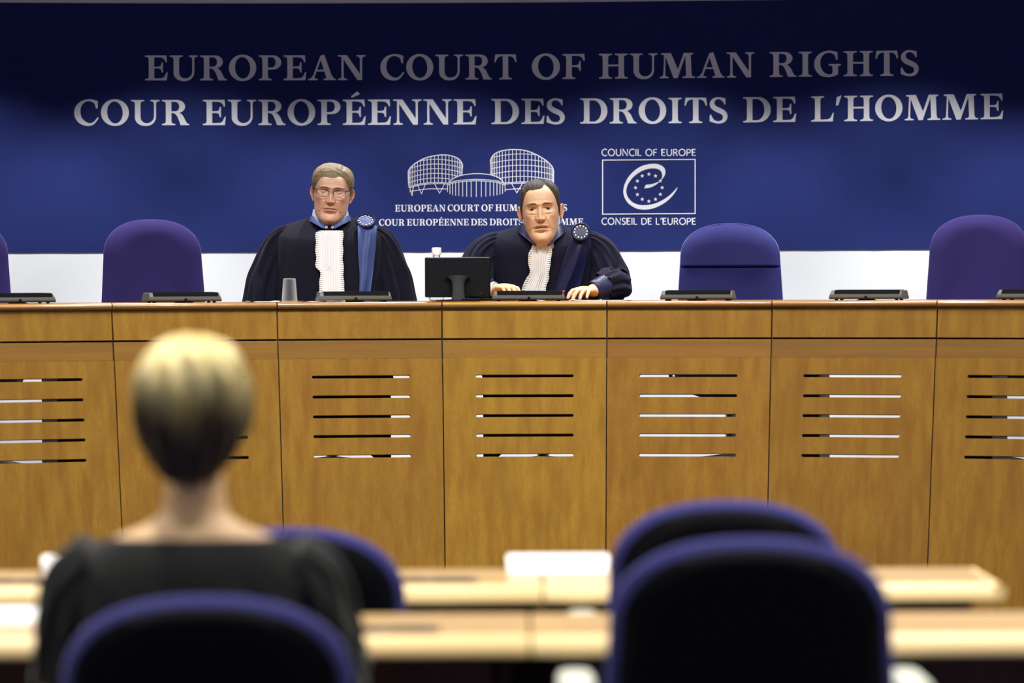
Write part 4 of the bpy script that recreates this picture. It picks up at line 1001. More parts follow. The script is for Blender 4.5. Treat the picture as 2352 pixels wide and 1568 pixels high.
def remesh(b, vox, smooth=6, factor=0.5):
    """fuse overlapping pieces into one continuous skin"""
    me = bpy.data.meshes.new('tmp'); me.from_pydata(b.v, [], b.f); me.update()
    bm = bmesh.new(); bm.from_mesh(me); bmesh.ops.recalc_face_normals(bm, faces=bm.faces); bm.to_mesh(me); bm.free()
    ob = bpy.data.objects.new('tmp', me); COL.objects.link(ob)
    r = ob.modifiers.new('r', 'REMESH'); r.mode = 'VOXEL'; r.voxel_size = vox
    s = ob.modifiers.new('s', 'SMOOTH'); s.factor = factor; s.iterations = smooth
    dg = bpy.context.evaluated_depsgraph_get(); dg.update(); ev = ob.evaluated_get(dg); m2 = bpy.data.meshes.new_from_object(ev)
    o = MB(); o.v = [tuple(v.co) for v in m2.vertices]; o.f = [tuple(p.vertices) for p in m2.polygons]; o.mi = [0]*len(o.f)
    bpy.data.objects.remove(ob); bpy.data.meshes.remove(me); bpy.data.meshes.remove(m2); return o
def hand(b, wrist, fwd, upv, side, curl=0.5, spread=0.12, scale=1.0):
    """palm + five jointed fingers added to b; side +1: thumb on +lateral"""
    f = Vector(fwd).normalized(); u = (Vector(upv)-f*Vector(upv).dot(f)).normalized(); l = f.cross(u)*side; w = Vector(wrist); k = scale
    def pt(a, c, d): return w+(f*a+l*c+u*d)*k
    rows = []
    for a, hwid, hh, c0, up in ((-0.03, 0.027, 0.020, 0, 0), (0.0, 0.029, 0.020, 0, 0.002), (0.03, 0.038, 0.019, 0.002, 0.006), (0.06, 0.043, 0.017, 0.001, 0.011), (0.085, 0.042, 0.0135, 0, 0.011), (0.098, 0.036, 0.009, 0, 0.008)):
        rows.append([tuple(pt(a, c0+hwid*math.copysign(abs(math.cos(t))**.75, math.cos(t)), up+hh*math.sin(t))) for t in np.linspace(0, 2*PI, 20, endpoint=False)])
    o = len(b.v); b.grid(rows, closed_v=True); b.f += [tuple(range(o+19, o-1, -1)), tuple(range(o+100, o+120))]; b.mi += [0, 0]
    for c, ln, r0, s in ((0.031, 0.078, 0.0092, 1.0), (0.0105, 0.088, 0.0096, 0.3), (-0.0105, 0.082, 0.0092, -0.35), (-0.030, 0.066, 0.0080, -1.1)):
        ang = spread*s; ca, sa = math.cos(ang), math.sin(ang); a0, d0, pitch = 0.082, 0.010, 0.10
        path = [pt(0.066, c*0.9, 0.010), pt(a0, c, d0+0.003)]; rad = [r0*k*1.05, r0*k*1.12]; a, d, lat = a0, d0+0.002, c
        for seg, cu in ((0.44, 0.35), (0.31, 0.85), (0.25, 0.75)):
            pitch -= cu*curl; st = ln*seg
            for h in (0.5, 1.0):
                a += st*0.5*math.cos(pitch)*ca; lat += st*0.5*math.cos(pitch)*sa; d += st*0.5*math.sin(pitch); path.append(pt(a, lat, d)); rad.append(r0*k*(1.0 if h == 1 and seg > .3 else 0.93)*(1-0.10*(seg == 0.25)*h-0.06*(seg < .4)))
        b.tube([tuple(q) for q in path], rad, 12)
    th = [pt(0.012, 0.020, -0.002), pt(0.030, 0.040, -0.006), pt(0.055, 0.056, -0.010), pt(0.075, 0.060, -0.013), pt(0.088, 0.058, -0.014)]
    b.tube([tuple(q) for q in th], [0.014*k, 0.0130*k, 0.0110*k, 0.0102*k, 0.0090*k], 12)

# ------------------------------------------------------------------ robed torsos
class Torso:
    """levels: z, half width, front depth, back depth, centre y, centre x"""
    def __init__(s, levels, n=2.35, dip=0.0, zlow=0.0):
        s.dip = dip; s.zlow = zlow
        lv = np.array(levels, float); d = np.array(smooth_curve([tuple(q) for q in lv], 10)); s.lv = d[np.argsort(d[:, 0])]; s.n = n; s.d = d
    def sec(s, z): return [np.interp(z, s.lv[:, 0], s.lv[:, i]) for i in range(1, 6)]
    def front(s, x, z, off=0.0):
        a, f, bk, cy, cx = s.sec(z); k = np.clip(1-np.abs((x-cx)/a)**s.n, 0, 1)**(1/s.n); return cy-f*k-off
    def mesh(s, nphi=120, fold=None):
        b = MB(); rows = []
        for z, a, f, bk, cy, cx in s.d:
            row = []
            for p in np.linspace(0, 2*PI, nphi, endpoint=False):
                sn, cs = math.sin(p), math.cos(p); ax = math.copysign(abs(sn)**(2/s.n), sn); ay = abs(cs)**(2/s.n)
                x = cx+a*ax; y = cy-f*ay if cs > 0 else cy+bk*ay; k = 1.0+(fold(x-cx, y-cy, z, p) if fold else 0)
                dz = s.dip*max(cs, 0)**1.2*float(sstep(s.zlow, s.d[0][0], z)) if s.dip else 0
                row.append((cx+(x-cx)*k, cy+(y-cy)*k, z-dz))
            rows.append(row)
        b.grid(rows, closed_v=True); n = nphi; e = (len(rows)-1)*n
        b.f += [tuple(range(e, e+n))]+([] if s.dip else [tuple(range(n-1, -1, -1))]); b.mi += [0, 0][:1 if s.dip else 2]; return b
def sleeve(path, rad, parent, m, seed=0, gather=0.11, n=84, open_end=True, flat=None):
    ctrl = [tuple(p)+(r,) for p, r in zip(path, rad)]; d = smooth_curve(ctrl, 14); k = len(d); r_ = random.Random(seed); ph = [r_.uniform(0, 6.28) for _ in range(6)]
    P = [Vector(q[:3]) for q in d]; tan = [(P[min(i+1, k-1)]-P[max(i-1, 0)]).normalized() for i in range(k)]
    nrm = Vector((0, -1, 0)); rows = []
    for i in range(k):
        nrm = (nrm-tan[i]*nrm.dot(tan[i])).normalized(); bi = tan[i].cross(nrm); t = i/(k-1); row = []
        for a in np.linspace(0, 2*PI, n, endpoint=False):
            fo = gather*math.exp(-(t/0.24)**1.2)*math.sin(17*a+ph[0]+2*t)*sstep(0, .04, t)
            fo += (0.075*math.sin(5*a+ph[1]+3.2*t)+0.06*math.sin(9*a+ph[2]-4*t)+0.035*math.sin(14*a+ph[3]+6*t))*sstep(0.03, 0.3, t)
            fo += 0.03*math.sin(26*t+ph[4]+2*a)*sstep(0.35, 0.6, t)
            rr = d[i][3]*(1+fo); row.append(tuple(P[i]+(nrm*math.cos(a)+bi*math.sin(a))*rr))
        rows.append(row)
    if open_end:
        c = P[-1]-tan[-1]*0.05
        rows.append([tuple(P[-1]+(Vector(q)-P[-1])*0.93) for q in rows[-1]]); rows.append([tuple(c+(Vector(q)-P[-1])*0.85) for q in rows[-2]])
    b = MB().grid(rows, closed_v=True); b.f.append(tuple(range(n-1, -1, -1))); b.mi.append(0)
    return b.build('sleeve', m, parent, smooth=180, world=True)
def drape(T, edges, parent, m, name, off=0.012, nu=30, pleat=None, smooth=180, thick=0.004, label=None):
    """cloth strip lying on the chest; edges: (z, x left, x right)"""
    e = np.array(smooth_curve(edges, 14)); rows = []; back = []
    for i, (z, x0, x1) in enumerate(e):
        t = i/(len(e)-1); row = []
        for u in np.linspace(0, 1, nu):
            x = x0+(x1-x0)*u; dx, dy, dz = pleat(u, t, z) if pleat else (0, 0, 0)
            row.append((x+dx, float(T.front(x, z, off))-dy, z+dz))
        rows.append(row)
    back = [[(x, y+thick, z) for x, y, z in r] for r in rows]
    b = MB(); b.grid(rows); b.grid(back)
    nu_ = len(rows); s = nu_*nu
    for i in range(nu_-1):
        for c in (0, nu-1): b.f.append((i*nu+c, (i+1)*nu+c, s+(i+1)*nu+c, s+i*nu+c)); b.mi.append(0)
    for j in range(nu-1):
        for r in (0, nu_-1): b.f.append((r*nu+j, r*nu+j+1, s+r*nu+j+1, s+r*nu+j)); b.mi.append(0)
    return b.build(name, m, parent, smooth=smooth, world=True, label=label)
def jabot(T, edges, parent, seed=3, off=0.016):
    r = random.Random(seed)
    def pl(u, t, z):
        e = abs(u-0.5)*2; mid = 0.0018*math.sin(u*70+0.5*math.sin(t*4))*(1-sstep(0.55, 0.75, e))+0.006*math.exp(-((u-0.55)/0.13)**2)
        fr = sstep(0.60, 1.0, e); fo = 0.0028*math.sin(t*230+2*math.sin(t*9)+u*3)*fr; wav = 0.0016*math.sin(t*31+seed+(3 if u > .5 else 0))*fr
        return (wav, mid+fo+0.003*fr, 0)
    # the frilled band has fine folds, so it is sampled finely downwards
    e = smooth_curve(edges, 10); zz = [q[0] for q in e]
    fine = [(z, float(np.interp(-z, [-q for q in zz], [q[1] for q in e])), float(np.interp(-z, [-q for q in zz], [q[2] for q in e]))) for z in np.linspace(zz[0], zz[-1], 36)]
    return drape(T, fine, parent, M['jabot'], 'jabot', off, 64, pl, 180, 0.003, 'white pleated jabot with frilled edges')
def collar_band(parent, m, name, c, ax, ay, zback, zfront, wid, gap, flare=0.016, thick=0.003, tilt=0.0, label=None):
    rows_o, rows_i = [], []
    for ph in np.linspace(gap, 2*PI-gap, 60):
        x, y = math.sin(ph), -math.cos(ph); fr = 1-0.84*abs(x) if math.cos(ph) > 0 else 0.16*abs(x); z = zback+(zfront-zback)*fr
        row = []
        for v in np.linspace(0, 1, 6):
            k = 1+flare*v/ax; row.append((c[0]+ax*x*k+tilt*(z-zback), c[1]+ay*y*k, c[2]+z-wid*v*(1-0.25*fr)+0.002*math.sin(PI*v)))
        rows_o.append(row); rows_i.append([(q[0]-x*thick, q[1]-y*thick, q[2]-0.001) for q in row])
    b = MB(); n = len(rows_o); P = [o+i[::-1] for o, i in zip(rows_o, rows_i)]; b.grid(P, closed_v=True)
    b.f += [tuple(range(11, -1, -1)), tuple(range((n-1)*12, n*12))]; b.mi += [0, 0]
    return b.build(name, m, parent, smooth=50, world=True, label=label)
def badge(parent, c, r, normal, rim, face):
    n = Vector(normal).normalized(); u = Vector((1, 0, 0)); u = (u-n*u.dot(n)).normalized(); v = n.cross(u); c = Vector(c)
    P = lambda x, y, h: tuple(c+u*x+v*y+n*h)
    ring = lambda rr, h: [P(rr*math.cos(a), rr*math.sin(a), h) for a in np.linspace(0, 2*PI, 40, endpoint=False)]
    b = MB().grid([ring(r*0.9, -0.012), ring(r, -0.010), ring(r*1.02, -0.002), ring(r, 0.004), ring(r*0.93, 0.006), ring(r*0.86, 0.004), ring(r*0.82, 0.0)], closed_v=True)
    b.f.append(tuple(range(39, -1, -1))); b.mi.append(0)
    o = b.build('badge_rim', rim, parent, smooth=60, world=True)
    b = MB().grid([ring(r*0.84, 0.0), ring(r*0.5, 0.002), ring(0.001, 0.0025)], closed_v=True); b.build('badge_face', face, parent, smooth=60, world=True, label='round blue badge with a ring of gold stars')
    b = MB()
    for i in range(12):
        a = i*PI/6+0.1; x, y = r*0.66*math.cos(a), r*0.66*math.sin(a)
        pts = [(0.0034*(1 if k % 2 == 0 else 0.55)*math.sin(k*PI/5), 0.0034*(1 if k % 2 == 0 else 0.55)*math.cos(k*PI/5)) for k in range(10)]
        s = len(b.v); b.v += [P(x+q[0], y+q[1], 0.0020) for q in pts]+[P(x+q[0], y+q[1], 0.0042) for q in pts]
        b.f.append(tuple(range(s+10, s+20))); b.mi.append(0)
        for k in range(10): b.f.append((s+k, s+(k+1) % 10, s+10+(k+1) % 10, s+10+k)); b.mi.append(0)
    b.build('badge_stars', M['gold'], parent, smooth=0, world=True)
def body_mesh(H, pose, parent, m, extra=None, lid=(20, -24), eye_cy=-0.070, ear_ang=34):
    P = pose.arr(H.grid()); b = MB(); b.grid(P, closed_v=True); nv = P.shape[1]; e = (P.shape[0]-1)*nv; b.f.append(tuple(range(e, e+nv))); b.mi.append(0)
    nh = len(b.v); aux = MB()
    for sd in (-1, 1): ear(aux, sd, 0, ear_ang); lids(aux, H, sd, lid[0], lid[1], cy=eye_cy)
    b.add([tuple(pose(q)) for q in aux.v], aux.f)
    ne = len(b.v)
    if extra is not None: b.add(extra.v, extra.f)
    ob = b.build('body', m, parent, smooth=180, world=True)
    me = ob.data; Q = H.P.reshape(-1, 3); x, z = Q[:, 0], Q[:, 2]; fr = (Q[:, 1] < -0.04)
    zl = 0.0665-0.0035*(np.abs(x)/0.026)**2; mo = H.p['mouth_open']
    up = np.exp(-((z-zl-0.0042)/0.0036)**4); lo = np.exp(-((z-zl+0.0058+mo)/0.0046)**4)
    lip = np.clip(up+lo, 0, 1)*np.exp(-(x/0.0265)**6)*fr*0.6
    red = (0.55*np.exp(-((np.abs(x)-0.046)/0.02)**2-((z-0.085)/0.025)**2)+0.5*np.exp(-(x/0.014)**2-((z-0.10)/0.014)**2)+0.35*np.exp(-(x/0.02)**2-((z-0.02)/0.015)**2))*fr
    for nm, val in (('lip', lip), ('red', red)):
        at_ = me.attributes.new(nm, 'FLOAT', 'POINT'); full = np.zeros(len(me.vertices)); full[:nh] = val[:nh] if len(val) >= nh else np.pad(val, (0, nh-len(val)))
        if nm == 'red': full[nh:ne] = 0.45
        at_.data.foreach_set('value', full.astype(np.float32))
    return ob
def seat_chair(loc, label, Y):
    make_chair(label, GJ, (loc[0], Y, DAIS), 0.0, total=1.02, width=0.46, seat_z=0.52)
def robe_lap(parent, m, cx, y0, y1, hw0):
    """robe over thighs and down to the feet"""
    b = MB(); rows = []
    prof = [(y1+0.10, 0.55+DAIS*0+0.42), (y1, 1.10), (y1-0.12, 1.15), (y0+0.10, 1.13), (y0, 1.08), (y0-0.02, 0.98), (y0-0.02, 0.80), (y0-0.03, 0.66)]
    for y, z in smooth_curve(prof, 5):
        rows.append([(cx+hw0*u*(1+0.03*math.sin(y*40)), y-0.02*math.cos(u*9), z-0.05*abs(u)**3+0.012*math.cos(u*11)) for u in np.linspace(-1, 1, 40)])
    b.grid(rows); b.grid([[(x, y+0.01, z-0.012) for x, y, z in r] for r in rows])
    return b.build('robe_skirt', m, parent, smooth=180, world=True)

# ---- judge with spectacles ------------------------------------------------------------
YJ = 15.72
kx = lambda px, Y=YJ: at(px, 600, Y).x
kz = lambda py, Y=YJ, px=760: at(px, py, Y).z
cx1 = kx(759); seat_chair((cx1, 0), 'chair hidden under the judge with spectacles', YJ+0.12)
J1 = thing('person', (cx1, YJ, DAIS), 'judge with spectacles and blond hair, in black robe with light blue satin stole', 'person', 0, 'judges seated behind the bench')
z_ = lambda py: kz(py, YJ)
T1 = Torso([(z_(496), .080, .064, .085, YJ+.012, cx1), (z_(500), .098, .074, .092, YJ+.010, cx1), (z_(506), .135, .088, .098, YJ+.008, cx1), (z_(513), .175, .100, .105, YJ+.006, cx1), (z_(522), .205, .112, .112, YJ+.004, cx1), (z_(538), .228, .124, .12, YJ, cx1), (z_(565), .236, .134, .125, YJ-.004, cx1), (z_(600), .238, .142, .13, YJ-.010, cx1), (z_(650), .240, .152, .13, YJ-.014, cx1), (1.26, .245, .160, .13, YJ-.015, cx1), (1.12, .25, .17, .14, YJ-.01, cx1), (1.02, .25, .16, .14, YJ, cx1)], dip=0.052, zlow=z_(580))
def fold1(x, y, z, p):
    d = sstep(1.56, 1.40, z); return 0.010*math.sin(11*p+6*z)*d+0.006*math.sin(23*p-9*z)*d
T1.mesh(140, fold1).build('robe', M['robe'], J1, smooth=180, world=True)
robe_lap(J1, M['robe'], cx1, YJ-0.42, YJ-0.08, 0.26)
for sd in (-1, 1):
    xs = lambda v: cx1+sd*v
    sleeve([(xs(.160), YJ+.005, z_(541)), (xs(.198), YJ+.002, z_(551)), (xs(.224), YJ, z_(572)), (xs(.252), YJ-.01, z_(614)), (xs(.276), YJ-.02, z_(660)), (xs(.290), YJ-.05, 1.20), (xs(.29), YJ-.14, 1.15), (xs(.24), YJ-.26, 1.16)], [.048, .058, .066, .075, .081, .086, .09, .085], J1, M['robe'], seed=4+sd)
H1 = Head(jaw=1.20, width=1.03, neck=1.10, mouth_open=0.0, nose=1.0, bags=1.0, jowl=0.8)
ctop = at(768, 374, YJ-.02); chin1 = at(757, 503, YJ-.06)
P1 = Pose((chin1.x-0.001, YJ-0.005, chin1.z-0.011), 0.975, 0.10, 0.0, 0.085, neck_to=(0.004, 0.0, -0.01))
arms = MB()
for sd in (-1, 1):
    arms.tube([(cx1+sd*.14, YJ, z_(552)), (cx1+sd*.27, YJ-.02, z_(640)), (cx1+sd*.29, YJ-.05, 1.17), (cx1+sd*.24, YJ-.26, 1.16), (cx1+sd*.13, YJ-.34, 1.165)], [.036, .038, .038, .034, .027], 14)
    hand(arms, (cx1+sd*.12, YJ-.345, 1.165), (-sd, -0.45, 0), (0, 0, 1), sd, 0.4)
arms.tube([(cx1, YJ+.015, z_(505)), (cx1, YJ+.015, z_(560)), (cx1, YJ+.02, 1.2), (cx1, YJ+.03, 1.06)], [.045, .085, .10, .10], 16)
arms = remesh(arms, 0.006, 4)
body_mesh(H1, P1, J1, M['skin1'], arms, lid=(-14, -30))
for sd in (-1, 1): eyeball(J1, P1, sd, (0, -0.5)); brow_strip(H1, P1, J1, M['brow1'], sd, w=0.0026, off=0.0005, zc=0.157)
def line1(ph):
    a = np.degrees(np.abs(ph)); l = np.interp(a, [0, 18, 32, 42, 52, 62, 72, 80, 88, 104, 118, 140, 180], [.2035, .2045, .2025, .195, .172, .152, .136, .108, .106, .140, .075, .040, .028])
    return l+0.0035*np.tanh((ph-0.25)/0.12)*np.exp(-(a/35)**2)-0.0008
def thick1(P, ph):
    x, y, z = P[..., 0], P[..., 1], P[..., 2]; top = sstep(0.15, 0.22, z)
    t = 0.0050+0.0085*top+0.004*np.exp(-((x+0.03)/0.04)**2)*top+0.006*sstep(0.13, 0.17, z)
    part = np.exp(-((x-0.036-0.08*(y+0.05)*0)/0.006)**2)*sstep(0.19, 0.21, z)*sstep(0.05, -0.02, y); return t-0.004*part
def ridge1(P, ph):
    x, y, z = P[..., 0], P[..., 1], P[..., 2]; c = np.where(z > 0.19, y*1.0+0.35*x, y*1.2+0.2*z)
    return 0.0004*np.sin(c*520+3*np.sin(z*60)+2*np.sin(x*70))+0.0004*np.sin(c*990+5*np.sin(x*45))+0.0005*np.sin(c*170+2*np.sin(x*60))
hair_cap(H1, P1, line1, thick1, J1, M['hair1'], ridge1)
# spectacles
g = MB(); GZ = 0.1365
def gl(x, z, o): return tuple(P1((x, -0.1045+abs(x)*abs(x)*3.0-o, z)))
def lens_outline(sd):
    return [(sd*(0.0365+0.0262*math.copysign(abs(math.cos(a))**0.7, math.cos(a))), GZ-0.003+0.0160*math.copysign(abs(math.sin(a))**0.75, math.sin(a))) for a in np.linspace(0, 2*PI, 48, endpoint=False)]
spec = bpy.data.objects.new('spectacles', None); COL.objects.link(spec); spec.parent = J1; spec['label'] = 'thin dark-framed spectacles'
for sd in (-1, 1):
    o = lens_outline(sd); n = 48
    up = [i for i in range(n)]
    MB().tube([gl(*o[i % n], 0) for i in range(n+1)], 0.0007, 8, cap=False).build('rim', M['metal'], spec, world=True)
    MB().tube([gl(*o[i], 0.0002) for i in range(0, 25)], 0.0011, 8).build('brow_bar', M['dark_frame'], spec, world=True)
    v = MB(); v.add([gl(*q, 0.0) for q in o], [tuple(range(n))]); v.add([gl(*q, -0.0012) for q in o], [tuple(range(n))[::-1]]); 
    for i in range(n): v.f.append((i, (i+1) % n, n+(i+1) % n, n+i)); v.mi.append(0)
    v.build('lens', M['lens'], spec, smooth=30, world=True)
    e = sd*0.0630
    MB().tube([gl(e, GZ+0.009, 0.001), gl(sd*0.071, GZ+0.011, -0.001), tuple(P1((sd*0.0785, -0.078, GZ+0.0125)))], [0.0022, 0.0026, 0.0022], 8).build('hinge', M['dark_frame'], spec, world=True)
    MB().tube([tuple(P1(q)) for q in ((sd*0.0785, -0.078, GZ+0.0125), (sd*0.0840, -0.040, GZ+0.010), (sd*0.0855, 0.0, GZ+0.005), (sd*0.082, 0.02, GZ-0.012))], 0.0018, 8).build('temple_arm', M['dark_frame'], spec, world=True)
    MB().tube([gl(sd*0.011, GZ-0.004, -0.001), gl(sd*0.0115, GZ-0.010, -0.006)], 0.0012, 8).build('nose_pad', M['metal'], spec, world=True)
MB().tube([gl(-0.0100, GZ+0.004, 0.0), gl(-0.004, GZ+0.0075, 0.004), gl(0.004, GZ+0.0075, 0.004), gl(0.0100, GZ+0.004, 0.0)], 0.0011, 8).build('bridge', M['dark_frame'], spec, world=True)
nk = (cx1, YJ+0.012, 0.0)
collar_band(J1, M['shirt'], 'shirt_collar', nk, 0.0730, 0.086, z_(473), z_(517), 0.036, 0.09, 0.006)
collar_band(J1, M['satin_blue'], 'robe_collar', nk, 0.0785, 0.095, z_(488), z_(523), 0.023, 0.24, 0.014, label='blue satin collar')
b = MB(); yt = YJ-0.088; b.hexa([(cx1-.010, yt-.008, z_(534)), (cx1+.010, yt-.008, z_(534)), (cx1+.008, yt+.01, z_(534)), (cx1-.008, yt+.01, z_(534)), (cx1-.014, yt-.004, z_(524)), (cx1+.014, yt-.004, z_(524)), (cx1+.010, yt+.012, z_(524)), (cx1-.010, yt+.012, z_(524))]); b.build('tie_knot', M['tie'], J1, world=True, bevel=0.003)
xx = lambda px: kx(px, YJ-.15)
jabot(T1, [(z_(530), xx(735), xx(787)), (z_(535), xx(726), xx(788)), (z_(560), xx(725), xx(788)), (z_(590), xx(726), xx(788)), (z_(612), xx(726), xx(789)), (z_(624), xx(735), xx(790)), (z_(645), xx(735), xx(790)), (z_(672), xx(733), xx(793)), (1.24, xx(732), xx(795))], J1, 3)
def stole_fold(u, t, z): return (0, 0.006*math.exp(-((u-0.72+0.35*t)/0.10)**2)+0.003*math.sin(u*9+t*5), 0)
drape(T1, [(z_(518), xx(820), xx(866)), (z_(530), xx(821), xx(864)), (z_(560), xx(822), xx(863)), (z_(590), xx(823), xx(860)), (z_(630), xx(826), xx(856)), (z_(672), xx(825), xx(851)), (1.22, xx(824), xx(850))], J1, M['satin_blue'], 'stole', 0.012, 30, stole_fold, label='light blue satin stole')
badge(J1, tuple(at(840, 507, YJ-.075)), 0.0425, (0.05, -0.68, 0.75), M['satin_navy'], M['satin_blue'])

# ---- judge who speaks, leaning forward -------------------------------------------------
YK = 15.58
cx2 = kx(1247, YK); w_ = lambda py: kz(py, YK, 1240); seat_chair((cx2, 0), 'chair hidden under the speaking judge', YK+0.24)
J2 = thing('person', (cx2, YK+.1, DAIS), 'dark-haired judge leaning forward to speak, in navy robe with hands on the bench', 'person', 0, 'judges seated behind the bench')
cn = kx(1242, YK)
T2 = Torso([(w_(514), .080, .066, .095, YK-.018, cn), (w_(519), .100, .072, .10, YK-.016, cn), (w_(525), .138, .085, .105, YK-.014, cn+.002), (w_(532), .180, .097, .112, YK-.008, cn+.004), (w_(541), .208, .110, .118, YK, cx2), (w_(556), .228, .122, .122, YK+.01, cx2), (w_(580), .236, .130, .125, YK+.02, cx2), (w_(620), .238, .138, .13, YK+.04, cx2), (w_(660), .238, .142, .13, YK+.055, cx2), (1.24, .24, .15, .13, YK+.07, cx2), (1.10, .25, .16, .14, YK+.09, cx2), (1.02, .25, .15, .14, YK+.1, cx2)], dip=0.064, zlow=w_(612))
T2.mesh(140, fold1).build('robe', M['robe2'], J2, smooth=180, world=True)
robe_lap(J2, M['robe2'], cx2, YK-0.20, YK+0.02, 0.26)
ZB = ZT+0.004
# right arm (left in the picture) and left arm, forearms resting on the bench
def X2(px, dy=0.0): return at(px, 600, YK+dy).x
sleeve([(X2(1166), YK+.01, w_(557)), (X2(1132), YK+.005, w_(566)), (X2(1106), YK-.005, w_(592)), (X2(1094), YK-.03, w_(630)), (X2(1092), YK-.08, w_(662)), (X2(1100), YK-.13, ZB+.058), (X2(1116), YK-.18, ZB+.050)], [.046, .058, .068, .074, .072, .060, .050], J2, M['robe2'], seed=11)
sleeve([(X2(1338), YK+.01, w_(555)), (X2(1364), YK+.005, w_(566)), (X2(1384), YK-.005, w_(590)), (X2(1401), YK-.03, w_(632)), (X2(1407), YK-.07, w_(656)), (X2(1401), YK-.12, ZB+.062), (X2(1380), YK-.17, ZB+.052)], [.046, .060, .070, .078, .078, .066, .054], J2, M['robe2'], seed=17)
def cuff(p0, p1, r0, r1, m, name, seed=1):
    p0, p1 = Vector(p0), Vector(p1); ax = (p1-p0).normalized(); u = ax.orthogonal().normalized(); v = ax.cross(u); rows = []
    for t, k in ((0, 1), (0.25, 1.02), (0.5, 1), (0.75, 1.02), (1, 1.0), (1.0, 0.94), (0.3, 0.9)):
        p = p0+(p1-p0)*t; r = (r0+(r1-r0)*t)*k; rows.append([tuple(p+(u*math.cos(a)+v*math.sin(a))*r*(1+0.03*math.sin(5*a+t*3+seed))) for a in np.linspace(0, 2*PI, 40, endpoint=False)])
    return MB().grid(rows, closed_v=True).build(name, m, J2, smooth=180, world=True)
cuff((X2(1384), YK-.165, ZB+.052), (X2(1357), YK-.215, ZB+.036), .052, .036, M['satin_navy'], 'cuff')
cuff((X2(1112), YK-.165, ZB+.048), (X2(1131), YK-.185, ZB+.044), .046, .034, M['robe2'], 'cuff', 3)
cuff((X2(1130), YK-.183, ZB+.044), (X2(1138), YK-.192, ZB+.043), .031, .030, M['shirt'], 'shirt_cuff', 4)
H2 = Head(jaw=1.10, width=0.965, neck=1.12, mouth_open=0.0042, nose=1.08, bags=1.0, jowl=1.0, long=0.10)
chin2 = at(1247, 545, YK-.12)
P2 = Pose((chin2.x, YK-.075, chin2.z-.019), 1.045, 0.06, -0.03, -0.065, neck_to=(-0.006, 0.035, -0.012))
arms = MB()
arms.tube([(X2(1175), YK+.02, w_(570)), (X2(1108), YK-.01, w_(630)), (X2(1098), YK-.08, ZB+.07), (X2(1120), YK-.17, ZB+.044), (X2(1140), YK-.195, ZB+.042)], [.03, .036, .038, .034, .026], 14)
hand(arms, (X2(1142), YK-.195, ZB+.040), (0.48, -0.87, 0.0), (0.0, 0, 1), -1, 0.75, 0.06)
arms.tube([(X2(1322), YK+.03, w_(572)), (X2(1398), YK-.01, w_(632)), (X2(1402), YK-.09, ZB+.07), (X2(1378), YK-.18, ZB+.048), (X2(1358), YK-.225, ZB+.036)], [.03, .036, .038, .035, .027], 14)
hand(arms, (X2(1357), YK-.225, ZB+.029), (-0.42, -0.90, -0.03), (0.05, 0, 1), 1, 0.52, 0.14, 1.02)
arms.tube([(cx2, YK+.01, w_(530)), (cx2, YK+.03, w_(590)), (cx2, YK+.08, 1.2), (cx2, YK+.11, 1.06)], [.045, .08, .09, .10], 16)
arms = remesh(arms, 0.0022, 5)
body_mesh(H2, P2, J2, M['skin2'], arms, lid=(14, -26), ear_ang=20)
for sd in (-1, 1): eyeball(J2, P2, sd, (0.0, 0.08)); brow_strip(H2, P2, J2, M['brow2'], sd, w=0.0030, off=0.0007, zc=0.1575, arch=0.003)
def line2(ph):
    a = np.degrees(np.abs(ph)); l = np.interp(a, [0, 14, 26, 36, 46, 54, 62, 70, 78, 88, 104, 118, 140, 180], [.2130, .2140, .2170, .2130, .200, .180, .152, .128, .108, .104, .140, .075, .04, .028])
    d = np.degrees(ph); return l+0.011*np.exp(-((d-26)/13)**2)-0.006*np.exp(-((d+24)/14)**2)
def thick2(P, ph):
    z = P[..., 2]; return 0.0065+0.0045*sstep(0.15, 0.22, z)
def ridge2(P, ph):
    x, y, z = P[..., 0], P[..., 1], P[..., 2]; c = np.where(z > 0.2, x*1.0+0.5*y, y*1.2+0.15*z)
    return 0.0004*np.sin(c*600+3*np.sin(y*60))+0.0004*np.sin(c*1100+4*np.sin(z*50))+0.0003*np.sin(c*210)
hair_cap(H2, P2, line2, thick2, J2, M['hair2'], ridge2)
nk = (cn+.004, YK-.02, 0.0)
collar_band(J2, M['shirt'], 'shirt_collar', nk, 0.0755, 0.098, w_(484), w_(553), 0.040, 0.10, 0.006)
collar_band(J2, M['satin_navy'], 'robe_collar', nk, 0.0820, 0.108, w_(501), w_(563), 0.038, 0.24, 0.022, label='navy satin collar')
yt = YK-.118; b = MB(); b.hexa([(cn-.012, yt-.008, w_(570)), (cn+.012, yt-.008, w_(570)), (cn+.010, yt+.012, w_(570)), (cn-.010, yt+.012, w_(570)), (cn-.015, yt-.002, w_(558)), (cn+.015, yt-.002, w_(558)), (cn+.012, yt+.014, w_(558)), (cn-.012, yt+.014, w_(558))]); b.build('tie_knot', M['tie'], J2, world=True, bevel=0.003)
yy = lambda px: kx(px, YK-.12)
jabot(T2, [(w_(564), yy(1221), yy(1266)), (w_(572), yy(1220), yy(1267)), (w_(584), yy(1214), yy(1267)), (w_(597), yy(1212), yy(1266)), (w_(610), yy(1215), yy(1263)), (w_(625), yy(1216), yy(1262)), (w_(640), yy(1209), yy(1260)), (w_(655), yy(1200), yy(1256)), (w_(672), yy(1198), yy(1253)), (1.22, yy(1197), yy(1252))], J2, 8)
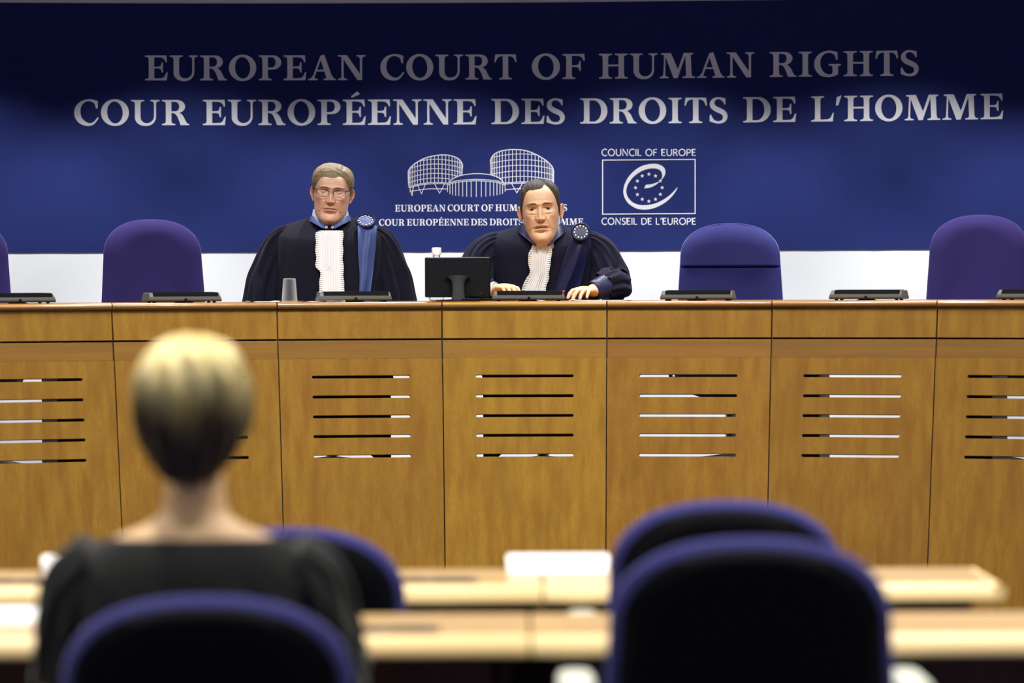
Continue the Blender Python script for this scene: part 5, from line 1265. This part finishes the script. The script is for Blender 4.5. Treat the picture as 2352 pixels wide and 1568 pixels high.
drape(T2, [(w_(536), yy(1314), yy(1357)), (w_(552), yy(1311), yy(1354)), (w_(580), yy(1300), yy(1350)), (w_(610), yy(1290), yy(1345)), (w_(640), yy(1281), yy(1338)), (w_(668), yy(1274), yy(1330)), (1.22, yy(1268), yy(1325))], J2, M['satin_navy'], 'stole', 0.012, 34, stole_fold, label='navy satin stole')
badge(J2, tuple(at(1334, 532.5, YK-.105)), 0.040, (0.03, -0.93, 0.36), M['satin_navy'], M['satin_navy'])

# ---- blonde woman seen from behind ----------------------------------------------------
YW = 6.06
wx_ = lambda px, Y=YW: at(px, 1200, Y).x
wz_ = lambda py, Y=YW: at(440, py, Y).z
cw = wx_(446); ZW = 0.0; Wm = thing('person', (cw, YW, 0), 'blonde woman seen from behind in a charcoal dress, sitting in the foreground', 'person')
ws = 6.06/8500
H3 = Head(jaw=0.94, width=0.95, neck=0.80)
crown = wz_(782); hk = 0.945
P3 = Pose((wx_(441), YW+.015, crown-0.237*hk-0.014), hk, 0.0, PI, 0.0)
P3.neck_to = Vector((0, 0, 0))
class BackPose(Pose):
    def __call__(s, p):
        p = Vector(p); q = s.R @ p; return s.loc+q*s.k
P3.__class__ = BackPose
sk = Torso([(wz_(1330), .16, .07, .07, YW+.0, cw), (wz_(1265), .155, .068, .066, YW+.0, cw), (wz_(1240), .140, .064, .064, YW+.0, cw), (wz_(1222), .112, .060, .060, YW+.002, cw), (wz_(1205), .082, .056, .056, YW+.004, cw), (wz_(1180), .058, .052, .052, YW+.006, cw), (wz_(1140), .050, .050, .050, YW+.008, cw), (wz_(1090), .048, .05, .05, YW+.01, cw)], 2.1)
ext = sk.mesh(80)
arm3 = MB()
for sd in (-1, 1):
    arm3.tube([(cw+sd*.13, YW, wz_(1340)), (cw+sd*.20, YW+.03, wz_(1420)), (cw+sd*.235, YW+.10, wz_(1590)), (cw+sd*.20, YW+.28, 0.785), (cw+sd*.10, YW+.43, 0.775)], [.045, .044, .040, .033, .025], 14)
    hand(arm3, (cw+sd*.09, YW+.435, 0.772), (-sd*0.6, 0.8, 0), (0, 0, 1), sd, 0.4, 0.1, 0.9)
    arm3.tube([(cw+sd*.09, YW+.02, 0.55), (cw+sd*.10, YW+.25, 0.56), (cw+sd*.10, YW+.46, 0.54), (cw+sd*.10, YW+.47, 0.30), (cw+sd*.10, YW+.45, 0.06), (cw+sd*.10, YW+.55, 0.04)], [.08, .075, .058, .05, .036, .032], 14)
arm3.tube([(cw, YW+.005, wz_(1260)), (cw, YW+.005, wz_(1420)), (cw, YW+.01, 0.66), (cw, YW+.01, 0.56)], [.07, .095, .10, .11], 18)
arm3 = remesh(arm3, 0.007, 4); ext.add(arm3.v, arm3.f)
body_mesh(H3, P3, Wm, M['skin3'], ext)
def line3(ph):
    a = np.degrees(np.abs(ph)); return np.interp(a, [0, 25, 45, 60, 75, 90, 105, 115, 130, 180], [.19, .188, .17, .13, .085, .055, .030, 0.016, 0.004, -0.004])
def thick3(P, ph):
    z = P[..., 2]; return 0.004+0.005*sstep(-0.05, 0.02, z)+0.019*np.sin(np.clip((z-0.0)/0.237, 0, 1)*PI*0.80+0.12)**1.3*sstep(-0.03, 0.03, z)+0.004*sstep(0.19, 0.23, z)
def ridge3(P, ph):
    x, y, z = P[..., 0], P[..., 1], P[..., 2]; return 0.0042*np.sin(ph*14+8*z*4+1.5*np.sin(z*30))+0.0024*np.sin(ph*31+z*20)
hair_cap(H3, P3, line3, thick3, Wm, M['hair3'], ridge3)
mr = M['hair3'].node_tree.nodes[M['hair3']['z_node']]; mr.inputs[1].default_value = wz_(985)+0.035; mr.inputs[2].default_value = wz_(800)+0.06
dr = Torso([(wz_(1233), .136, .066, .066, YW, cw), (wz_(1238), .150, .070, .070, YW, cw), (wz_(1252), .168, .075, .075, YW, cw), (wz_(1280), .193, .085, .085, YW, cw), (wz_(1320), .206, .095, .095, YW, cw), (wz_(1380), .200, .105, .10, YW, cw), (wz_(1450), .185, .108, .10, YW, cw), (0.66, .175, .11, .10, YW, cw), (0.55, .19, .13, .12, YW, cw), (0.47, .19, .13, .12, YW, cw)], 2.2)
def foldw(x, y, z, p): return 0.012*math.sin(z*90+9*math.sin(p)+3*x*20)*sstep(0.9, 0.82, z)+0.008*math.sin(p*9+z*30)
dr.mesh(120, foldw).build('dress', M['dress'], Wm, smooth=180, world=True)
for sd in (-1, 1):
    sleeve([(cw+sd*.150, YW, wz_(1292)), (cw+sd*.185, YW+.01, wz_(1335)), (cw+sd*.205, YW+.03, wz_(1410)), (cw+sd*.225, YW+.08, wz_(1530)), (cw+sd*.232, YW+.13, 0.72)], [.060, .060, .056, .052, .052], Wm, M['dress'], seed=30+sd, gather=0.02)
b = MB(); rows = []
for y, z, h in smooth_curve([(YW-.10, .50, .18), (YW+.05, .64, .19), (YW+.25, .645, .19), (YW+.46, .61, .185), (YW+.54, .50, .18), (YW+.53, .40, .18)], 6):
    rows.append([(cw+h*u, y, z-0.10*abs(u)**4+0.004*math.cos(u*14)) for u in np.linspace(-1, 1, 30)])
b.grid(rows); b.grid([[(x, y-0.006, z-0.008) for x, y, z in r] for r in rows]); b.build('dress_skirt', M['dress'], Wm, smooth=180, world=True)
